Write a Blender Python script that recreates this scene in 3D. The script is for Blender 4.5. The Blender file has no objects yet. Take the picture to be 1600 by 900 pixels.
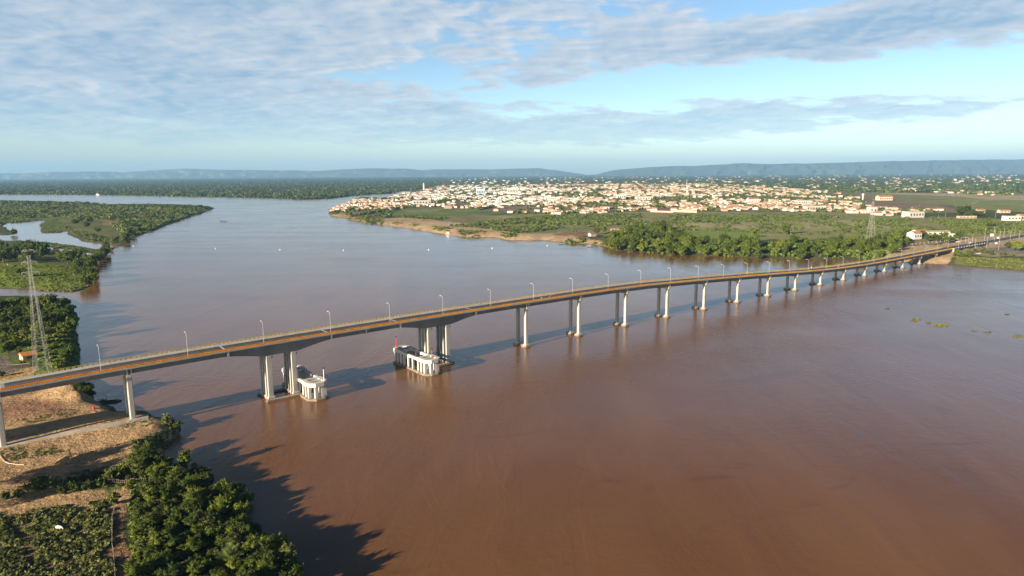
import bpy, bmesh, math, random
import numpy as np
from mathutils import Vector, Matrix

R = math.radians
scn = bpy.context.scene
COL = scn.collection

# ------------------------------------------------------------------ camera
F, CAMH, HC, ROLL = 1067.0, 94.0, 271.0, R(0.36)
PITCH = math.atan((450 - HC) / F)
fwd = np.array([0, math.cos(PITCH), -math.sin(PITCH)])
_r0 = np.array([1.0, 0, 0]); _u0 = np.cross(_r0, fwd)
RIGHT = math.cos(ROLL) * _r0 - math.sin(ROLL) * _u0
UP = math.sin(ROLL) * _r0 + math.cos(ROLL) * _u0
EYE = np.array([0, 0, CAMH])
cam = bpy.data.cameras.new('camera')
cam.sensor_width = 36.0; cam.lens = 36.0 * F / 1600.0
cam.clip_start = 1.0; cam.clip_end = 120000.0
camo = bpy.data.objects.new('camera', cam); COL.objects.link(camo)
M = Matrix.Identity(4)
for i in range(3):
    M[i][0], M[i][1], M[i][2], M[i][3] = RIGHT[i], UP[i], -fwd[i], EYE[i]
camo.matrix_world = M
scn.camera = camo

# ------------------------------------------------------------------ light
SUN_AZ, SUN_EL = 44.1, 14.5           # direction the shadows run (deg from +X), sun height
sd_ = np.array([-math.cos(R(SUN_AZ)) * math.cos(R(SUN_EL)), -math.sin(R(SUN_AZ)) * math.cos(R(SUN_EL)), math.sin(R(SUN_EL))])
sun = bpy.data.lights.new('sun', 'SUN'); sun.energy = 5.0; sun.angle = R(0.6); sun.color = (1.0, 0.83, 0.62)
suno = bpy.data.objects.new('sun', sun); COL.objects.link(suno)
suno.rotation_euler = Vector((-sd_[0], -sd_[1], -sd_[2])).to_track_quat('-Z', 'Y').to_euler()
suno.location = (0, 0, 3000)
scn.view_settings.view_transform = 'Standard'; scn.view_settings.look = 'None'
scn.view_settings.exposure = 1.38; scn.view_settings.gamma = 1.0
scn.view_settings.use_curve_mapping = False
SKY_STRENGTH = 0.067
SKY_TINT_LOW, SKY_TINT_HIGH = (1.25, 1.38, 1.62), (0.86, 0.95, 1.04)
CLOUD_LIT = (4.1, 4.3, 4.6)
CLOUD_SHADE = (1.75, 2.7, 3.75)
HAZE_DENSITY, HAZE_COLOR = 3.5e-5, (0.30, 0.61, 1.0)
try:
    scn.cycles.use_denoising = True
    scn.cycles.max_bounces = 6; scn.cycles.diffuse_bounces = 2; scn.cycles.glossy_bounces = 2
    scn.cycles.transmission_bounces = 2; scn.cycles.volume_bounces = 0; scn.cycles.transparent_max_bounces = 4
    scn.cycles.sample_clamp_indirect = 4.0
    scn.cycles.caustics_reflective = False; scn.cycles.caustics_refractive = False
except Exception:
    pass


class NT:
    """tiny node-tree writer"""
    def __init__(s, tree):
        s.t = tree; s.t.nodes.clear()

    def n(s, typ, **kw):
        nd = s.t.nodes.new(typ)
        ins = kw.pop('ins', {})
        for k, v in kw.items():
            setattr(nd, k, v)
        for k, v in ins.items():
            if isinstance(v, bpy.types.NodeSocket):
                s.t.links.new(v, nd.inputs[k])
            else:
                nd.inputs[k].default_value = v
        return nd

    def math(s, op, a, b=None, c=None, clamp=False):
        nd = s.t.nodes.new('ShaderNodeMath'); nd.operation = op; nd.use_clamp = clamp
        for i, v in enumerate((a, b, c)):
            if v is None: continue
            if isinstance(v, bpy.types.NodeSocket): s.t.links.new(v, nd.inputs[i])
            else: nd.inputs[i].default_value = v
        return nd.outputs[0]

    def mix(s, fac, a, b, mode='MIX'):
        nd = s.t.nodes.new('ShaderNodeMix'); nd.data_type = 'RGBA'; nd.blend_type = mode
        for k, v in ((0, fac), (6, a), (7, b)):
            if isinstance(v, bpy.types.NodeSocket): s.t.links.new(v, nd.inputs[k])
            elif isinstance(v, (int, float)): nd.inputs[k].default_value = v
            else: nd.inputs[k].default_value = (*v[:3], 1)
        return nd.outputs[2]

    def ramp(s, val, a, b, oa=0.0, ob=1.0, kind='SMOOTHSTEP'):
        nd = s.t.nodes.new('ShaderNodeMapRange'); nd.interpolation_type = kind
        s.t.links.new(val, nd.inputs[0])
        for i, v in ((1, a), (2, b), (3, oa), (4, ob)):
            nd.inputs[i].default_value = v
        return nd.outputs[0]

    def noise(s, vec, scale, detail=4, rough=0.55, dist=0.0):
        nd = s.t.nodes.new('ShaderNodeTexNoise')
        if vec is not None: s.t.links.new(vec, nd.inputs['Vector'])
        nd.inputs['Scale'].default_value = scale; nd.inputs['Detail'].default_value = detail
        nd.inputs['Roughness'].default_value = rough; nd.inputs['Distortion'].default_value = dist
        return nd.outputs['Fac']

    def mapping(s, vec, scale=(1, 1, 1), rot=(0, 0, 0), loc=(0, 0, 0)):
        nd = s.t.nodes.new('ShaderNodeMapping'); s.t.links.new(vec, nd.inputs[0])
        nd.inputs['Scale'].default_value = scale; nd.inputs['Rotation'].default_value = rot
        nd.inputs['Location'].default_value = loc
        return nd.outputs[0]


def build_world():
    w = bpy.data.worlds.new('World'); scn.world = w; w.use_nodes = True
    try:
        w.cycles.sampling_method = 'MANUAL'; w.cycles.sample_map_resolution = 512
    except Exception:
        pass
    t = NT(w.node_tree)
    out = t.n('ShaderNodeOutputWorld'); bg = t.n('ShaderNodeBackground')
    bg.inputs['Strength'].default_value = SKY_STRENGTH
    t.t.links.new(bg.outputs[0], out.inputs[0])
    sky = t.n('ShaderNodeTexSky'); sky.sky_type = 'NISHITA'; sky.sun_disc = False
    sky.sun_elevation = R(SUN_EL)
    sky.sun_rotation = math.atan2(sd_[0], sd_[1])
    sky.altitude = 100; sky.air_density = 1.0; sky.dust_density = 1.0; sky.ozone_density = 2.0
    tc = t.n('ShaderNodeTexCoord'); g = tc.outputs['Generated']
    sep = t.n('ShaderNodeSeparateXYZ', ins={0: g})
    x, y, z = sep.outputs
    az = t.math('ARCTAN2', x, y); el = t.math('ARCSINE', z)
    base = t.mix(1.0, sky.outputs[0], t.mix(t.ramp(el, 0.0, 0.2), SKY_TINT_LOW, SKY_TINT_HIGH), 'MULTIPLY')
    zz = t.math('ADD', t.math('MAXIMUM', z, 0.0), 0.11)
    px_ = t.math('DIVIDE', x, zz); py_ = t.math('DIVIDE', y, zz)
    comb = t.n('ShaderNodeCombineXYZ', ins={0: px_, 1: py_, 2: 0.0}).outputs[0]
    big = t.noise(t.mapping(comb, (0.42, 0.26, 1), (0, 0, R(18))), 1.0, 3, 0.5)
    def puffs(ox, oy):
        v = t.mapping(comb, (0.95, 0.95, 1), (0, 0, R(14)), (3.1 + ox, 7.7 + oy, 0))
        a = t.noise(v, 1.5, 5, 0.55, 0.2); b = t.noise(v, 4.6, 7, 0.60, 0.3)
        return t.math('ADD', t.math('MULTIPLY', a, 0.50), t.math('MULTIPLY', b, 0.50))
    n1, n2 = puffs(0, 0), puffs(0.03, 0.045)
    cov = t.math('MULTIPLY', t.math('SUBTRACT', big, 0.5), 0.55)
    G = [(-0.55, .21, .50, .09, .17, 0), (-.02, .225, .22, .06, .10, 0), (.46, .176, .30, .026, .30, .05),
         (.75, .205, .25, .02, .22, .05), (0.25, .066, .70, .016, .20, .035), (-.40, .080, .42, .034, .17, 0), (-.40, .130, .18, .008, .13, .02),
         (.02, .128, .11, .012, .18, 0.0), (.36, .118, .30, .020, -.28, .0), (.58, .240, .30, .026, -.24, 0.02), (-.13, .132, .13, .011, -.16, -.02),
         (.32, .235, .07, .03, -.16, 0), (.43, .256, .03, .006, .20, 0), (0.0, .018, 2.0, .016, -.25, 0)]
    for ca, ce, sa, se, gain, tilt in G:
        da = t.math('SUBTRACT', az, ca)
        de = t.math('SUBTRACT', t.math('SUBTRACT', el, ce), t.math('MULTIPLY', da, tilt))
        q = t.math('ADD', t.math('POWER', t.math('ABSOLUTE', t.math('DIVIDE', da, sa)), 2.0),
                   t.math('POWER', t.math('ABSOLUTE', t.math('DIVIDE', de, se)), 2.0))
        cov = t.math('ADD', cov, t.math('MULTIPLY', t.math('EXPONENT', t.math('MULTIPLY', q, -1.0)), gain))
    dens = t.math('ADD', n1, cov)
    mask = t.ramp(dens, 0.49, 0.60)
    thick = t.ramp(dens, 0.55, 0.80)
    emb = t.math('MULTIPLY', t.math('SUBTRACT', n1, n2), 4.5)
    lit = t.math('SUBTRACT', t.math('ADD', 0.70, emb), t.math('MULTIPLY', thick, 0.50), clamp=True)
    ccol = t.mix(lit, CLOUD_SHADE, CLOUD_LIT)
    # clouds sink into the bright low sky towards the horizon
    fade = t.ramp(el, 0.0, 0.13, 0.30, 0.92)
    # clouds thinned overhead and behind, unseen upper sky dimmed, to deepen shadows
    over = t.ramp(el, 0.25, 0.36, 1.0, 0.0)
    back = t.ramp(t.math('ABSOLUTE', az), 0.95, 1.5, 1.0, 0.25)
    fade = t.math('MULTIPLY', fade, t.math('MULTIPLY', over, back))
    clear = t.mix(t.ramp(el, 0.245, 0.46), (1, 1, 1), (0.20, 0.24, 0.32))  # darkens the sky above the view to weaken the skylight
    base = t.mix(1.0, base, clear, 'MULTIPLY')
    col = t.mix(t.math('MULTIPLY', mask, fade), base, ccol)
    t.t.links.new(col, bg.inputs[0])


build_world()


# ------------------------------------------------------------------ projection helpers
def rayd(x, y):
    return fwd * F + RIGHT * (x - 800) - UP * (y - 450)


def at(x, y, z=0.0):
    d = rayd(x, y); k = (z - CAMH) / d[2]
    return EYE + k * d


def to_px(X, Y, Z):
    vx, vy, vz = X, Y, Z - CAMH
    dep = vy * fwd[1] + vz * fwd[2]
    rx = vx * RIGHT[0] + vy * RIGHT[1] + vz * RIGHT[2]
    ux = vx * UP[0] + vy * UP[1] + vz * UP[2]
    return 800 + F * rx / dep, 450 - F * ux / dep


def poly_px(pts, z=0.0):
    return np.array([at(x, y, z)[:2] for x, y in pts])


# the bridge's own axes: s along it, n across (towards the viewer's bank side)
BC = np.array([194.7457, 514.7067]); BD = np.array([0.7816322, 0.6237396]); BN = np.array([BD[1], -BD[0]])


def sn(s, n, z=0.0):
    p = BC + BD * s + BN * n
    return np.array([p[0], p[1], z])


# ------------------------------------------------------------------ numpy noise
def _hash(ix, iy, seed):
    h = (ix.astype(np.int64) * 374761393 + iy.astype(np.int64) * 668265263 + seed * 1442695041) & 0xffffffff
    h = ((h ^ (h >> 13)) * 1274126177) & 0xffffffff
    return ((h ^ (h >> 16)) & 0xffff) / 65535.0


def vnoise(x, y, seed=0):
    ix, iy = np.floor(x), np.floor(y); fx, fy = x - ix, y - iy
    fx = fx * fx * (3 - 2 * fx); fy = fy * fy * (3 - 2 * fy)
    a, b = _hash(ix, iy, seed), _hash(ix + 1, iy, seed)
    c, d = _hash(ix, iy + 1, seed), _hash(ix + 1, iy + 1, seed)
    return a + (b - a) * fx + (c - a) * fy + (a - b - c + d) * fx * fy


def fbm(x, y, seed=0, o=4):
    v, a, tot = 0, 0.5, 0
    for i in range(o):
        v = v + a * vnoise(x * 2 ** i, y * 2 ** i, seed + i * 17); tot += a; a *= 0.5
    return v / tot


def inside(poly, X, Y):
    r = np.zeros(np.shape(X), bool); n = len(poly); j = n - 1
    for i in range(n):
        xi, yi = poly[i]; xj, yj = poly[j]
        c = ((yi > Y) != (yj > Y))
        if yj != yi:
            r ^= c & (X < (xj - xi) * (Y - yi) / (yj - yi) + xi)
        j = i
    return r


def signed(poly, X, Y):
    d2 = np.full(np.shape(X), 1e18); n = len(poly)
    for i in range(n):
        ax, ay = poly[i]; bx, by = poly[(i + 1) % n]
        ex, ey = bx - ax, by - ay; L = ex * ex + ey * ey + 1e-12
        t = np.clip(((X - ax) * ex + (Y - ay) * ey) / L, 0, 1)
        d2 = np.minimum(d2, (X - ax - t * ex) ** 2 + (Y - ay - t * ey) ** 2)
    d = np.sqrt(d2)
    return np.where(inside(poly, X, Y), d, -d)


# ------------------------------------------------------------------ materials
def pmat(name, color, rough=0.8, var=0.25, scale=0.6, spec=0.3, metal=0.0, rnd=0.0, streak=False, bump=0.0, coords='Object', tide=False):
    m = bpy.data.materials.new(name); m.use_nodes = True
    t = NT(m.node_tree)
    out = t.n('ShaderNodeOutputMaterial'); b = t.n('ShaderNodeBsdfPrincipled')
    t.t.links.new(b.outputs[0], out.inputs[0])
    tc = t.n('ShaderNodeTexCoord')
    vec = tc.outputs[coords] if coords != 'World' else t.n('ShaderNodeNewGeometry').outputs['Position']
    n = t.noise(t.mapping(vec, (1, 1, 0.25) if streak else (1, 1, 1)), scale, 5, 0.6)
    k = t.ramp(n, 0.25, 0.75, 1 - var, 1 + var, 'LINEAR')
    if rnd:
        oi = t.n('ShaderNodeObjectInfo').outputs['Random']
        k = t.math('MULTIPLY', k, t.ramp(oi, 0, 1, 1 - rnd, 1 + rnd, 'LINEAR'))
    hsv = t.n('ShaderNodeHueSaturation', ins={'Color': (*color, 1), 'Value': k})
    colr = hsv.outputs[0]
    if tide:                                   # silt left by the river low on the concrete, and drip marks
        wp = t.n('ShaderNodeNewGeometry').outputs['Position']; wz = t.n('ShaderNodeSeparateXYZ', ins={0: wp}).outputs[2]
        lv = t.math('ADD', wz, t.math('MULTIPLY', t.noise(wp, 0.9, 3), -1.6))
        colr = t.mix(t.ramp(lv, -0.5, 0.9, 0.85, 0.0), colr, (0.155, 0.095, 0.055))
        dr = t.noise(t.mapping(wp, (2.2, 2.2, 0.10)), 1.0, 4, 0.65)
        colr = t.mix(t.math('MULTIPLY', t.ramp(dr, .55, .70), 0.45), colr, (0.13, 0.12, 0.105))
    t.t.links.new(colr, b.inputs['Base Color'])
    b.inputs['Roughness'].default_value = rough; b.inputs['Metallic'].default_value = metal
    b.inputs['Specular IOR Level'].default_value = spec
    if bump:
        bp = t.n('ShaderNodeBump', ins={'Height': n, 'Strength': 0.6, 'Distance': bump})
        t.t.links.new(bp.outputs[0], b.inputs['Normal'])
    return m


def leafmat(name, dark, light, coords='World', rnd=0.35, clump=0.35, sat=1.0):
    m = bpy.data.materials.new(name); m.use_nodes = True
    t = NT(m.node_tree)
    out = t.n('ShaderNodeOutputMaterial')
    tint = t.n('ShaderNodeAttribute', attribute_name='tint').outputs['Fac']
    pos = t.n('ShaderNodeNewGeometry').outputs['Position']
    n = t.noise(pos, clump, 3, 0.6)
    oi = t.n('ShaderNodeObjectInfo').outputs['Random']
    f = t.math('ADD', t.math('MULTIPLY', tint, 0.5), t.math('MULTIPLY', t.ramp(n, 0.3, 0.7), 0.5))
    f = t.math('ADD', f, t.math('MULTIPLY', t.math('SUBTRACT', oi, 0.5), rnd * 1.6), clamp=True)
    col = t.mix(f, dark, light)
    b = t.n('ShaderNodeBsdfPrincipled', ins={'Base Color': col, 'Roughness': 0.6, 'Specular IOR Level': 0.25})
    tr = t.n('ShaderNodeBsdfTranslucent', ins={'Color': t.mix(0.5, col, light)})
    mx = t.n('ShaderNodeMixShader', ins={0: 0.22, 1: b.outputs[0], 2: tr.outputs[0]})
    t.t.links.new(mx.outputs[0], out.inputs[0])
    return m


MAT = {}


def mk(name, *a, **k):
    MAT[name] = pmat(name, *a, **k); return MAT[name]


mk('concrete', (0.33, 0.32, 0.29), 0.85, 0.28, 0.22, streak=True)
mk('girder_shaded', (0.175, 0.180, 0.185), 0.85, 0.3, 0.15, streak=True)  # shade below the deck overhang put into the girder colour
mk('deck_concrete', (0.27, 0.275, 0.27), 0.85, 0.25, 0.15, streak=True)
mk('pale_concrete', (0.52, 0.50, 0.45), 0.8, 0.18, 0.5, streak=True, tide=True)
mk('pier_concrete', (0.37, 0.36, 0.33), 0.8, 0.22, 0.35, streak=True, tide=True)
mk('asphalt', (0.060, 0.053, 0.048), 0.85, 0.25, 0.25, coords='World')
mk('road_paint', (0.46, 0.45, 0.40), 0.7, 0.3, 1.5)
mk('kerb_concrete', (0.46, 0.46, 0.44), 0.8, 0.2, 0.3)
mk('orange_paint', (0.82, 0.15, 0.018), 0.6, 0.28, 0.35)
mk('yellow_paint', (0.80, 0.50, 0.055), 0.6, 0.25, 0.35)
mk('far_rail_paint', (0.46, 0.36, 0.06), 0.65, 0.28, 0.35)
mk('galvanised', (0.48, 0.50, 0.51), 0.45, 0.12, 1.0, spec=0.5)
mk('lattice_steel', (0.33, 0.34, 0.33), 0.55, 0.2, 0.5)
mk('red_paint', (0.62, 0.045, 0.04), 0.5, 0.15, 2)
mk('black_metal', (0.02, 0.02, 0.022), 0.5, 0.2, 3)
mk('white_paint', (0.78, 0.77, 0.73), 0.6, 0.1, 1)
mk('wood_grey', (0.20, 0.16, 0.12), 0.9, 0.35, 3)
mk('wood_dark', (0.06, 0.045, 0.035), 0.9, 0.35, 2)
mk('bark', (0.12, 0.09, 0.065), 0.95, 0.35, 2)
mk('roof_salmon', (0.36, 0.235, 0.165), 0.9, 0.25, 0.25, rnd=0.2)
mk('roof_tile', (0.30, 0.155, 0.095), 0.9, 0.3, 0.25, rnd=0.22)
mk('roof_orange', (0.60, 0.245, 0.075), 0.85, 0.18, 0.8)
mk('roof_pale', (0.42, 0.37, 0.31), 0.85, 0.2, 0.3, rnd=0.2)
mk('roof_white', (0.60, 0.60, 0.58), 0.6, 0.12, 0.3)
mk('wall_white', (0.56, 0.54, 0.49), 0.85, 0.12, 0.3, rnd=0.12)
mk('wall_cream', (0.46, 0.37, 0.26), 0.85, 0.15, 0.3, rnd=0.15)
mk('wall_tan', (0.42, 0.34, 0.26), 0.9, 0.18, 0.3, rnd=0.15)
mk('hut_pink', (0.68, 0.36, 0.28), 0.85, 0.15, 0.4)
mk('wall_pink', (0.50, 0.35, 0.28), 0.85, 0.15, 0.4, rnd=0.12)
mk('wall_blue', (0.42, 0.56, 0.68), 0.85, 0.12, 0.3)
mk('wall_shaded', (0.075, 0.075, 0.08), 0.9, 0.2, 0.3)  # shade on the retaining wall face put into its colour
mk('wall_grey', (0.40, 0.39, 0.37), 0.85, 0.15, 0.3)
mk('glass_dark', (0.03, 0.035, 0.04), 0.2, 0.2, 1, spec=0.5)
mk('skin', (0.30, 0.16, 0.10), 0.6, 0.1, 8)
mk('cloth_red', (0.62, 0.05, 0.03), 0.85, 0.1, 8)
mk('cloth_white', (0.72, 0.72, 0.70), 0.85, 0.1, 8)
mk('cloth_dark', (0.04, 0.045, 0.06), 0.85, 0.1, 8)
mk('cow_hide', (0.72, 0.68, 0.56), 0.85, 0.1, 3)
mk('rope', (0.30, 0.27, 0.22), 0.9, 0.2, 4)
mk('path_concrete', (0.40, 0.35, 0.28), 0.9, 0.25, 0.4, coords='World')
mk('dry_twig', (0.30, 0.15, 0.10), 0.9, 0.3, 2)

LEAF = {
    'deep': leafmat('leaf_deep', (0.031, 0.052, 0.008), (0.130, 0.175, 0.023)),
    'fresh': leafmat('leaf_fresh', (0.056, 0.084, 0.010), (0.205, 0.250, 0.028)),
    'olive': leafmat('leaf_olive', (0.055, 0.072, 0.016), (0.180, 0.200, 0.050)),
    'far': leafmat('leaf_far', (0.056, 0.084, 0.020), (0.185, 0.220, 0.048), clump=0.02, rnd=0),
    'forest': leafmat('leaf_forest', (0.040, 0.062, 0.020), (0.092, 0.122, 0.038), clump=0.02, rnd=0),
    'scrub': leafmat('leaf_scrub', (0.055, 0.080, 0.020), (0.160, 0.195, 0.045), clump=0.03, rnd=0),
    'weed': leafmat('leaf_weed', (0.045, 0.064, 0.014), (0.185, 0.195, 0.055), clump=0.25, rnd=0),
    'palm': leafmat('leaf_palm', (0.045, 0.080, 0.020), (0.170, 0.210, 0.060)),
    'dry': leafmat('leaf_dry', (0.20, 0.09, 0.05), (0.36, 0.19, 0.10)),
    'float': leafmat('leaf_float', (0.10, 0.11, 0.02), (0.24, 0.24, 0.05), clump=0.6),
}


# ------------------------------------------------------------------ mesh helpers
class MB:
    def __init__(s):
        s.v = []; s.f = []; s.m = []

    def add(s, vs, fs, mi=0):
        o = len(s.v); s.v += [tuple(map(float, p)) for p in vs]
        s.f += [tuple(i + o for i in f) for f in fs]; s.m += [mi] * len(fs)

    def hexa(s, p, mi=0):                      # 8 points: bottom ring, top ring
        s.add(p, [(3, 2, 1, 0), (4, 5, 6, 7), (0, 1, 5, 4), (1, 2, 6, 5), (2, 3, 7, 6), (3, 0, 4, 7)], mi)

    def box(s, c, size, rot=0.0, mi=0, taper=1.0):
        ca, sa = math.cos(rot), math.sin(rot); p = []
        for z, k in ((-.5, 1), (.5, taper)):
            for a, b in ((-.5, -.5), (.5, -.5), (.5, .5), (-.5, .5)):
                x, y = a * size[0] * k, b * size[1] * k
                p.append((c[0] + x * ca - y * sa, c[1] + x * sa + y * ca, c[2] + z * size[2]))
        s.hexa(p, mi)

    def prism(s, poly, z0, z1, mi=0):
        n = len(poly)
        s.add([(x, y, z0) for x, y in poly] + [(x, y, z1) for x, y in poly],
              [tuple(range(n - 1, -1, -1)), tuple(range(n, 2 * n))] + [(i, (i + 1) % n, (i + 1) % n + n, i + n) for i in range(n)], mi)

    def tube(s, p0, p1, r0, r1=None, n=6, mi=0):
        r1 = r0 if r1 is None else r1
        p0, p1 = Vector(p0), Vector(p1); d = (p1 - p0).normalized()
        a = d.orthogonal().normalized(); b = d.cross(a)
        vs = []
        for p, r in ((p0, r0), (p1, r1)):
            for i in range(n):
                t = 2 * math.pi * i / n
                vs.append(p + a * (r * math.cos(t)) + b * (r * math.sin(t)))
        s.add(vs, [tuple(range(n - 1, -1, -1)), tuple(range(n, 2 * n))] + [(i, (i + 1) % n, (i + 1) % n + n, i + n) for i in range(n)], mi)

    def path(s, pts, rs, n=6, mi=0):
        for i in range(len(pts) - 1):
            s.tube(pts[i], pts[i + 1], rs[i], rs[i + 1], n, mi)

    def build(s, name, mats, parent=None, smooth=False):
        me = bpy.data.meshes.new(name)
        me.from_pydata(s.v, [], s.f)
        for m in (mats if isinstance(mats, (list, tuple)) else [mats]):
            me.materials.append(m)
        if any(s.m): me.polygons.foreach_set('material_index', s.m)
        if smooth: me.polygons.foreach_set('use_smooth', [True] * len(s.f))
        me.update()
        return link(name, me, parent)


def link(name, data, parent=None, loc=None):
    o = bpy.data.objects.new(name, data); COL.objects.link(o)
    if parent is not None: o.parent = parent
    if loc is not None: o.location = loc
    return o


def tag(o, label=None, cat=None, group=None, kind=None):
    for k, v in (('label', label), ('category', cat), ('group', group), ('kind', kind)):
        if v: o[k] = v
    return o


def thing(name, label, cat, loc=(0, 0, 0), rz=0.0, group=None):
    o = link(name, None); o.location = loc; o.rotation_euler = (0, 0, rz); o.empty_display_size = 0.5
    return tag(o, label, cat, group)


def copy_tree(o, parent=None):
    c = o.copy(); COL.objects.link(c)
    if parent is not None: c.parent = parent
    for ch in list(o.children):
        copy_tree(ch, c)
    return c


def np_mesh(name, co, quads, mats, attrs=None, mi=None, tris=None, smooth=False):
    """mesh from numpy arrays of quads"""
    me = bpy.data.meshes.new(name)
    nv, nf = len(co), len(quads); k = quads.shape[1]
    me.vertices.add(nv); me.vertices.foreach_set('co', np.asarray(co, np.float32).ravel())
    me.loops.add(nf * k); me.loops.foreach_set('vertex_index', np.asarray(quads, np.int32).ravel())
    me.polygons.add(nf); me.polygons.foreach_set('loop_start', np.arange(0, nf * k, k, dtype=np.int32))
    if smooth: me.polygons.foreach_set('use_smooth', np.ones(nf, bool))
    for m in (mats if isinstance(mats, (list, tuple)) else [mats]):
        me.materials.append(m)
    if mi is not None: me.polygons.foreach_set('material_index', np.asarray(mi, np.int32))
    for an, (typ, arr) in (attrs or {}).items():
        a = me.attributes.new(an, typ, 'POINT')
        a.data.foreach_set('color' if typ == 'FLOAT_COLOR' else 'value', np.asarray(arr, np.float32).ravel())
    me.update(calc_edges=True); me.validate()
    return me


# ------------------------------------------------------------------ shoreline and terrain
LAND_A = np.vstack([
    np.array([(-900, -250), (-30, -250), (-20, 60)]),
    poly_px([(500, 1100), (490, 990), (485, 930), (474, 893), (455, 868), (425, 845), (402, 822), (375, 800), (345, 782), (315, 760),
             (285, 738), (262, 722), (252, 708), (257, 695), (272, 684), (281, 670), (272, 657), (250, 654), (228, 648), (205, 647), (190, 647),
             (178, 639), (166, 634.5), (152, 631), (141, 627), (144, 614), (140, 602), (129, 598), (124, 580), (122, 550), (120, 520),
             (118, 496), (114, 479), (98, 469), (60, 467), (0, 466), (-300, 462)]),
    np.array([(-900, 560)])])
LAND_B = np.vstack([
    np.array([(-4500, 620)]),
    poly_px([(-300, 449), (0, 451), (30, 452.5), (60, 455), (105, 456.5), (125, 454), (140, 447), (149, 440), (147, 428), (142, 420), (146, 415),
             (155, 405), (165, 398), (172, 392), (180, 387), (190, 384), (205, 375), (222, 367), (245, 360), (262, 352), (285, 344),
             (310, 336), (332, 328), (337, 325), (326, 322), (300, 320), (270, 319), (230, 318.5), (190, 319), (168, 319), (150, 317), (120, 315.5),
             (60, 314), (0, 313), (-300, 312), (-1200, 312)])])
LAND_D = np.vstack([
    poly_px([(-1200, 302), (-400, 303), (0, 303.6), (100, 304), (200, 305), (300, 307), (400, 308.5), (440, 310), (470, 311.5), (512, 310), (550, 306),
             (590, 303.2), (617, 301.6), (619, 299.6), (640, 298.3), (700, 296)]),
    np.array([(-2000, 70000), (-90000, 70000), (-90000, 3500)])])
LAND_E = np.vstack([
    poly_px([(700, 297.2), (655, 299.3), (638, 301), (622, 304), (612, 307), (600, 309.5), (582, 310.5), (577, 308), (560, 308.5), (551, 311), (546, 315),
             (538, 320), (526, 323.5), (516, 326), (510, 327), (516, 330), (514, 336.5), (520, 338), (535, 341), (545, 344), (560, 347), (575, 350),
             (592, 351.5), (620, 355), (640, 357.5), (660, 361), (680, 364.5), (700, 367), (717, 370), (735, 371), (760, 371), (770, 371.5),
             (790, 375.5), (830, 377), (845, 376), (870, 378), (882, 379.5), (890, 382), (905, 381), (925, 382), (945, 385), (960, 389.5), (985, 391.5),
             (1000, 393.5), (1050, 397.5), (1100, 400), (1200, 403.5), (1300, 405.5), (1360, 406), (1385, 409), (1420, 410.5), (1460, 413), (1500, 415),
             (1543, 418.5), (1600, 423), (1700, 433), (1900, 455)]),
    np.array([(1400, 420), (90000, 420), (90000, 70000), (-6000, 70000)])])
PONDS_PX = [
    [(-40, 366), (0, 367.5), (12, 368), (28, 365.5), (22, 361), (8, 357), (7, 349), (30, 348.5), (68, 344), (70, 346.5), (60, 352), (62, 362), (65, 364.5), (95, 364.5),
     (100, 361), (105, 366.5), (120, 372), (127, 377.5), (175, 382.5), (181, 386), (150, 389), (110, 382), (75, 378), (50, 377), (30, 375.5), (0, 376), (-40, 376)],
    [(36, 381), (52, 382.5), (51, 387), (38, 386)], [(74, 386.5), (83, 387), (82, 390), (75, 390)], [(90, 389), (112, 390), (108, 394.5), (95, 393)],
    [(136, 395), (143, 396), (141, 399), (136, 398)],
    [(446, 297), (470, 296.4), (468, 298), (450, 298.4)], [(572, 296.2), (596, 295), (594, 297.2), (575, 297.8)]]
PONDS = [poly_px(p, 0.1) for p in PONDS_PX]
GREEN_RAFT = poly_px([(16, 350), (30, 349.5), (30, 355), (33, 359), (16, 360)], 0.1)

NZ, NU = 760, 700
ZS = 70.0 * (33000.0 / 70.0) ** np.linspace(0, 1, NZ)
US = np.linspace(-1.25, 1.25, NU)
TX = (US[None, :] * ZS[:, None]); TY = np.repeat(ZS[:, None], NU, 1)


def bridge_sn(X, Y):
    dx, dy = X - BC[0], Y - BC[1]
    return dx * BD[0] + dy * BD[1], dx * BN[0] + dy * BN[1]


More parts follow.
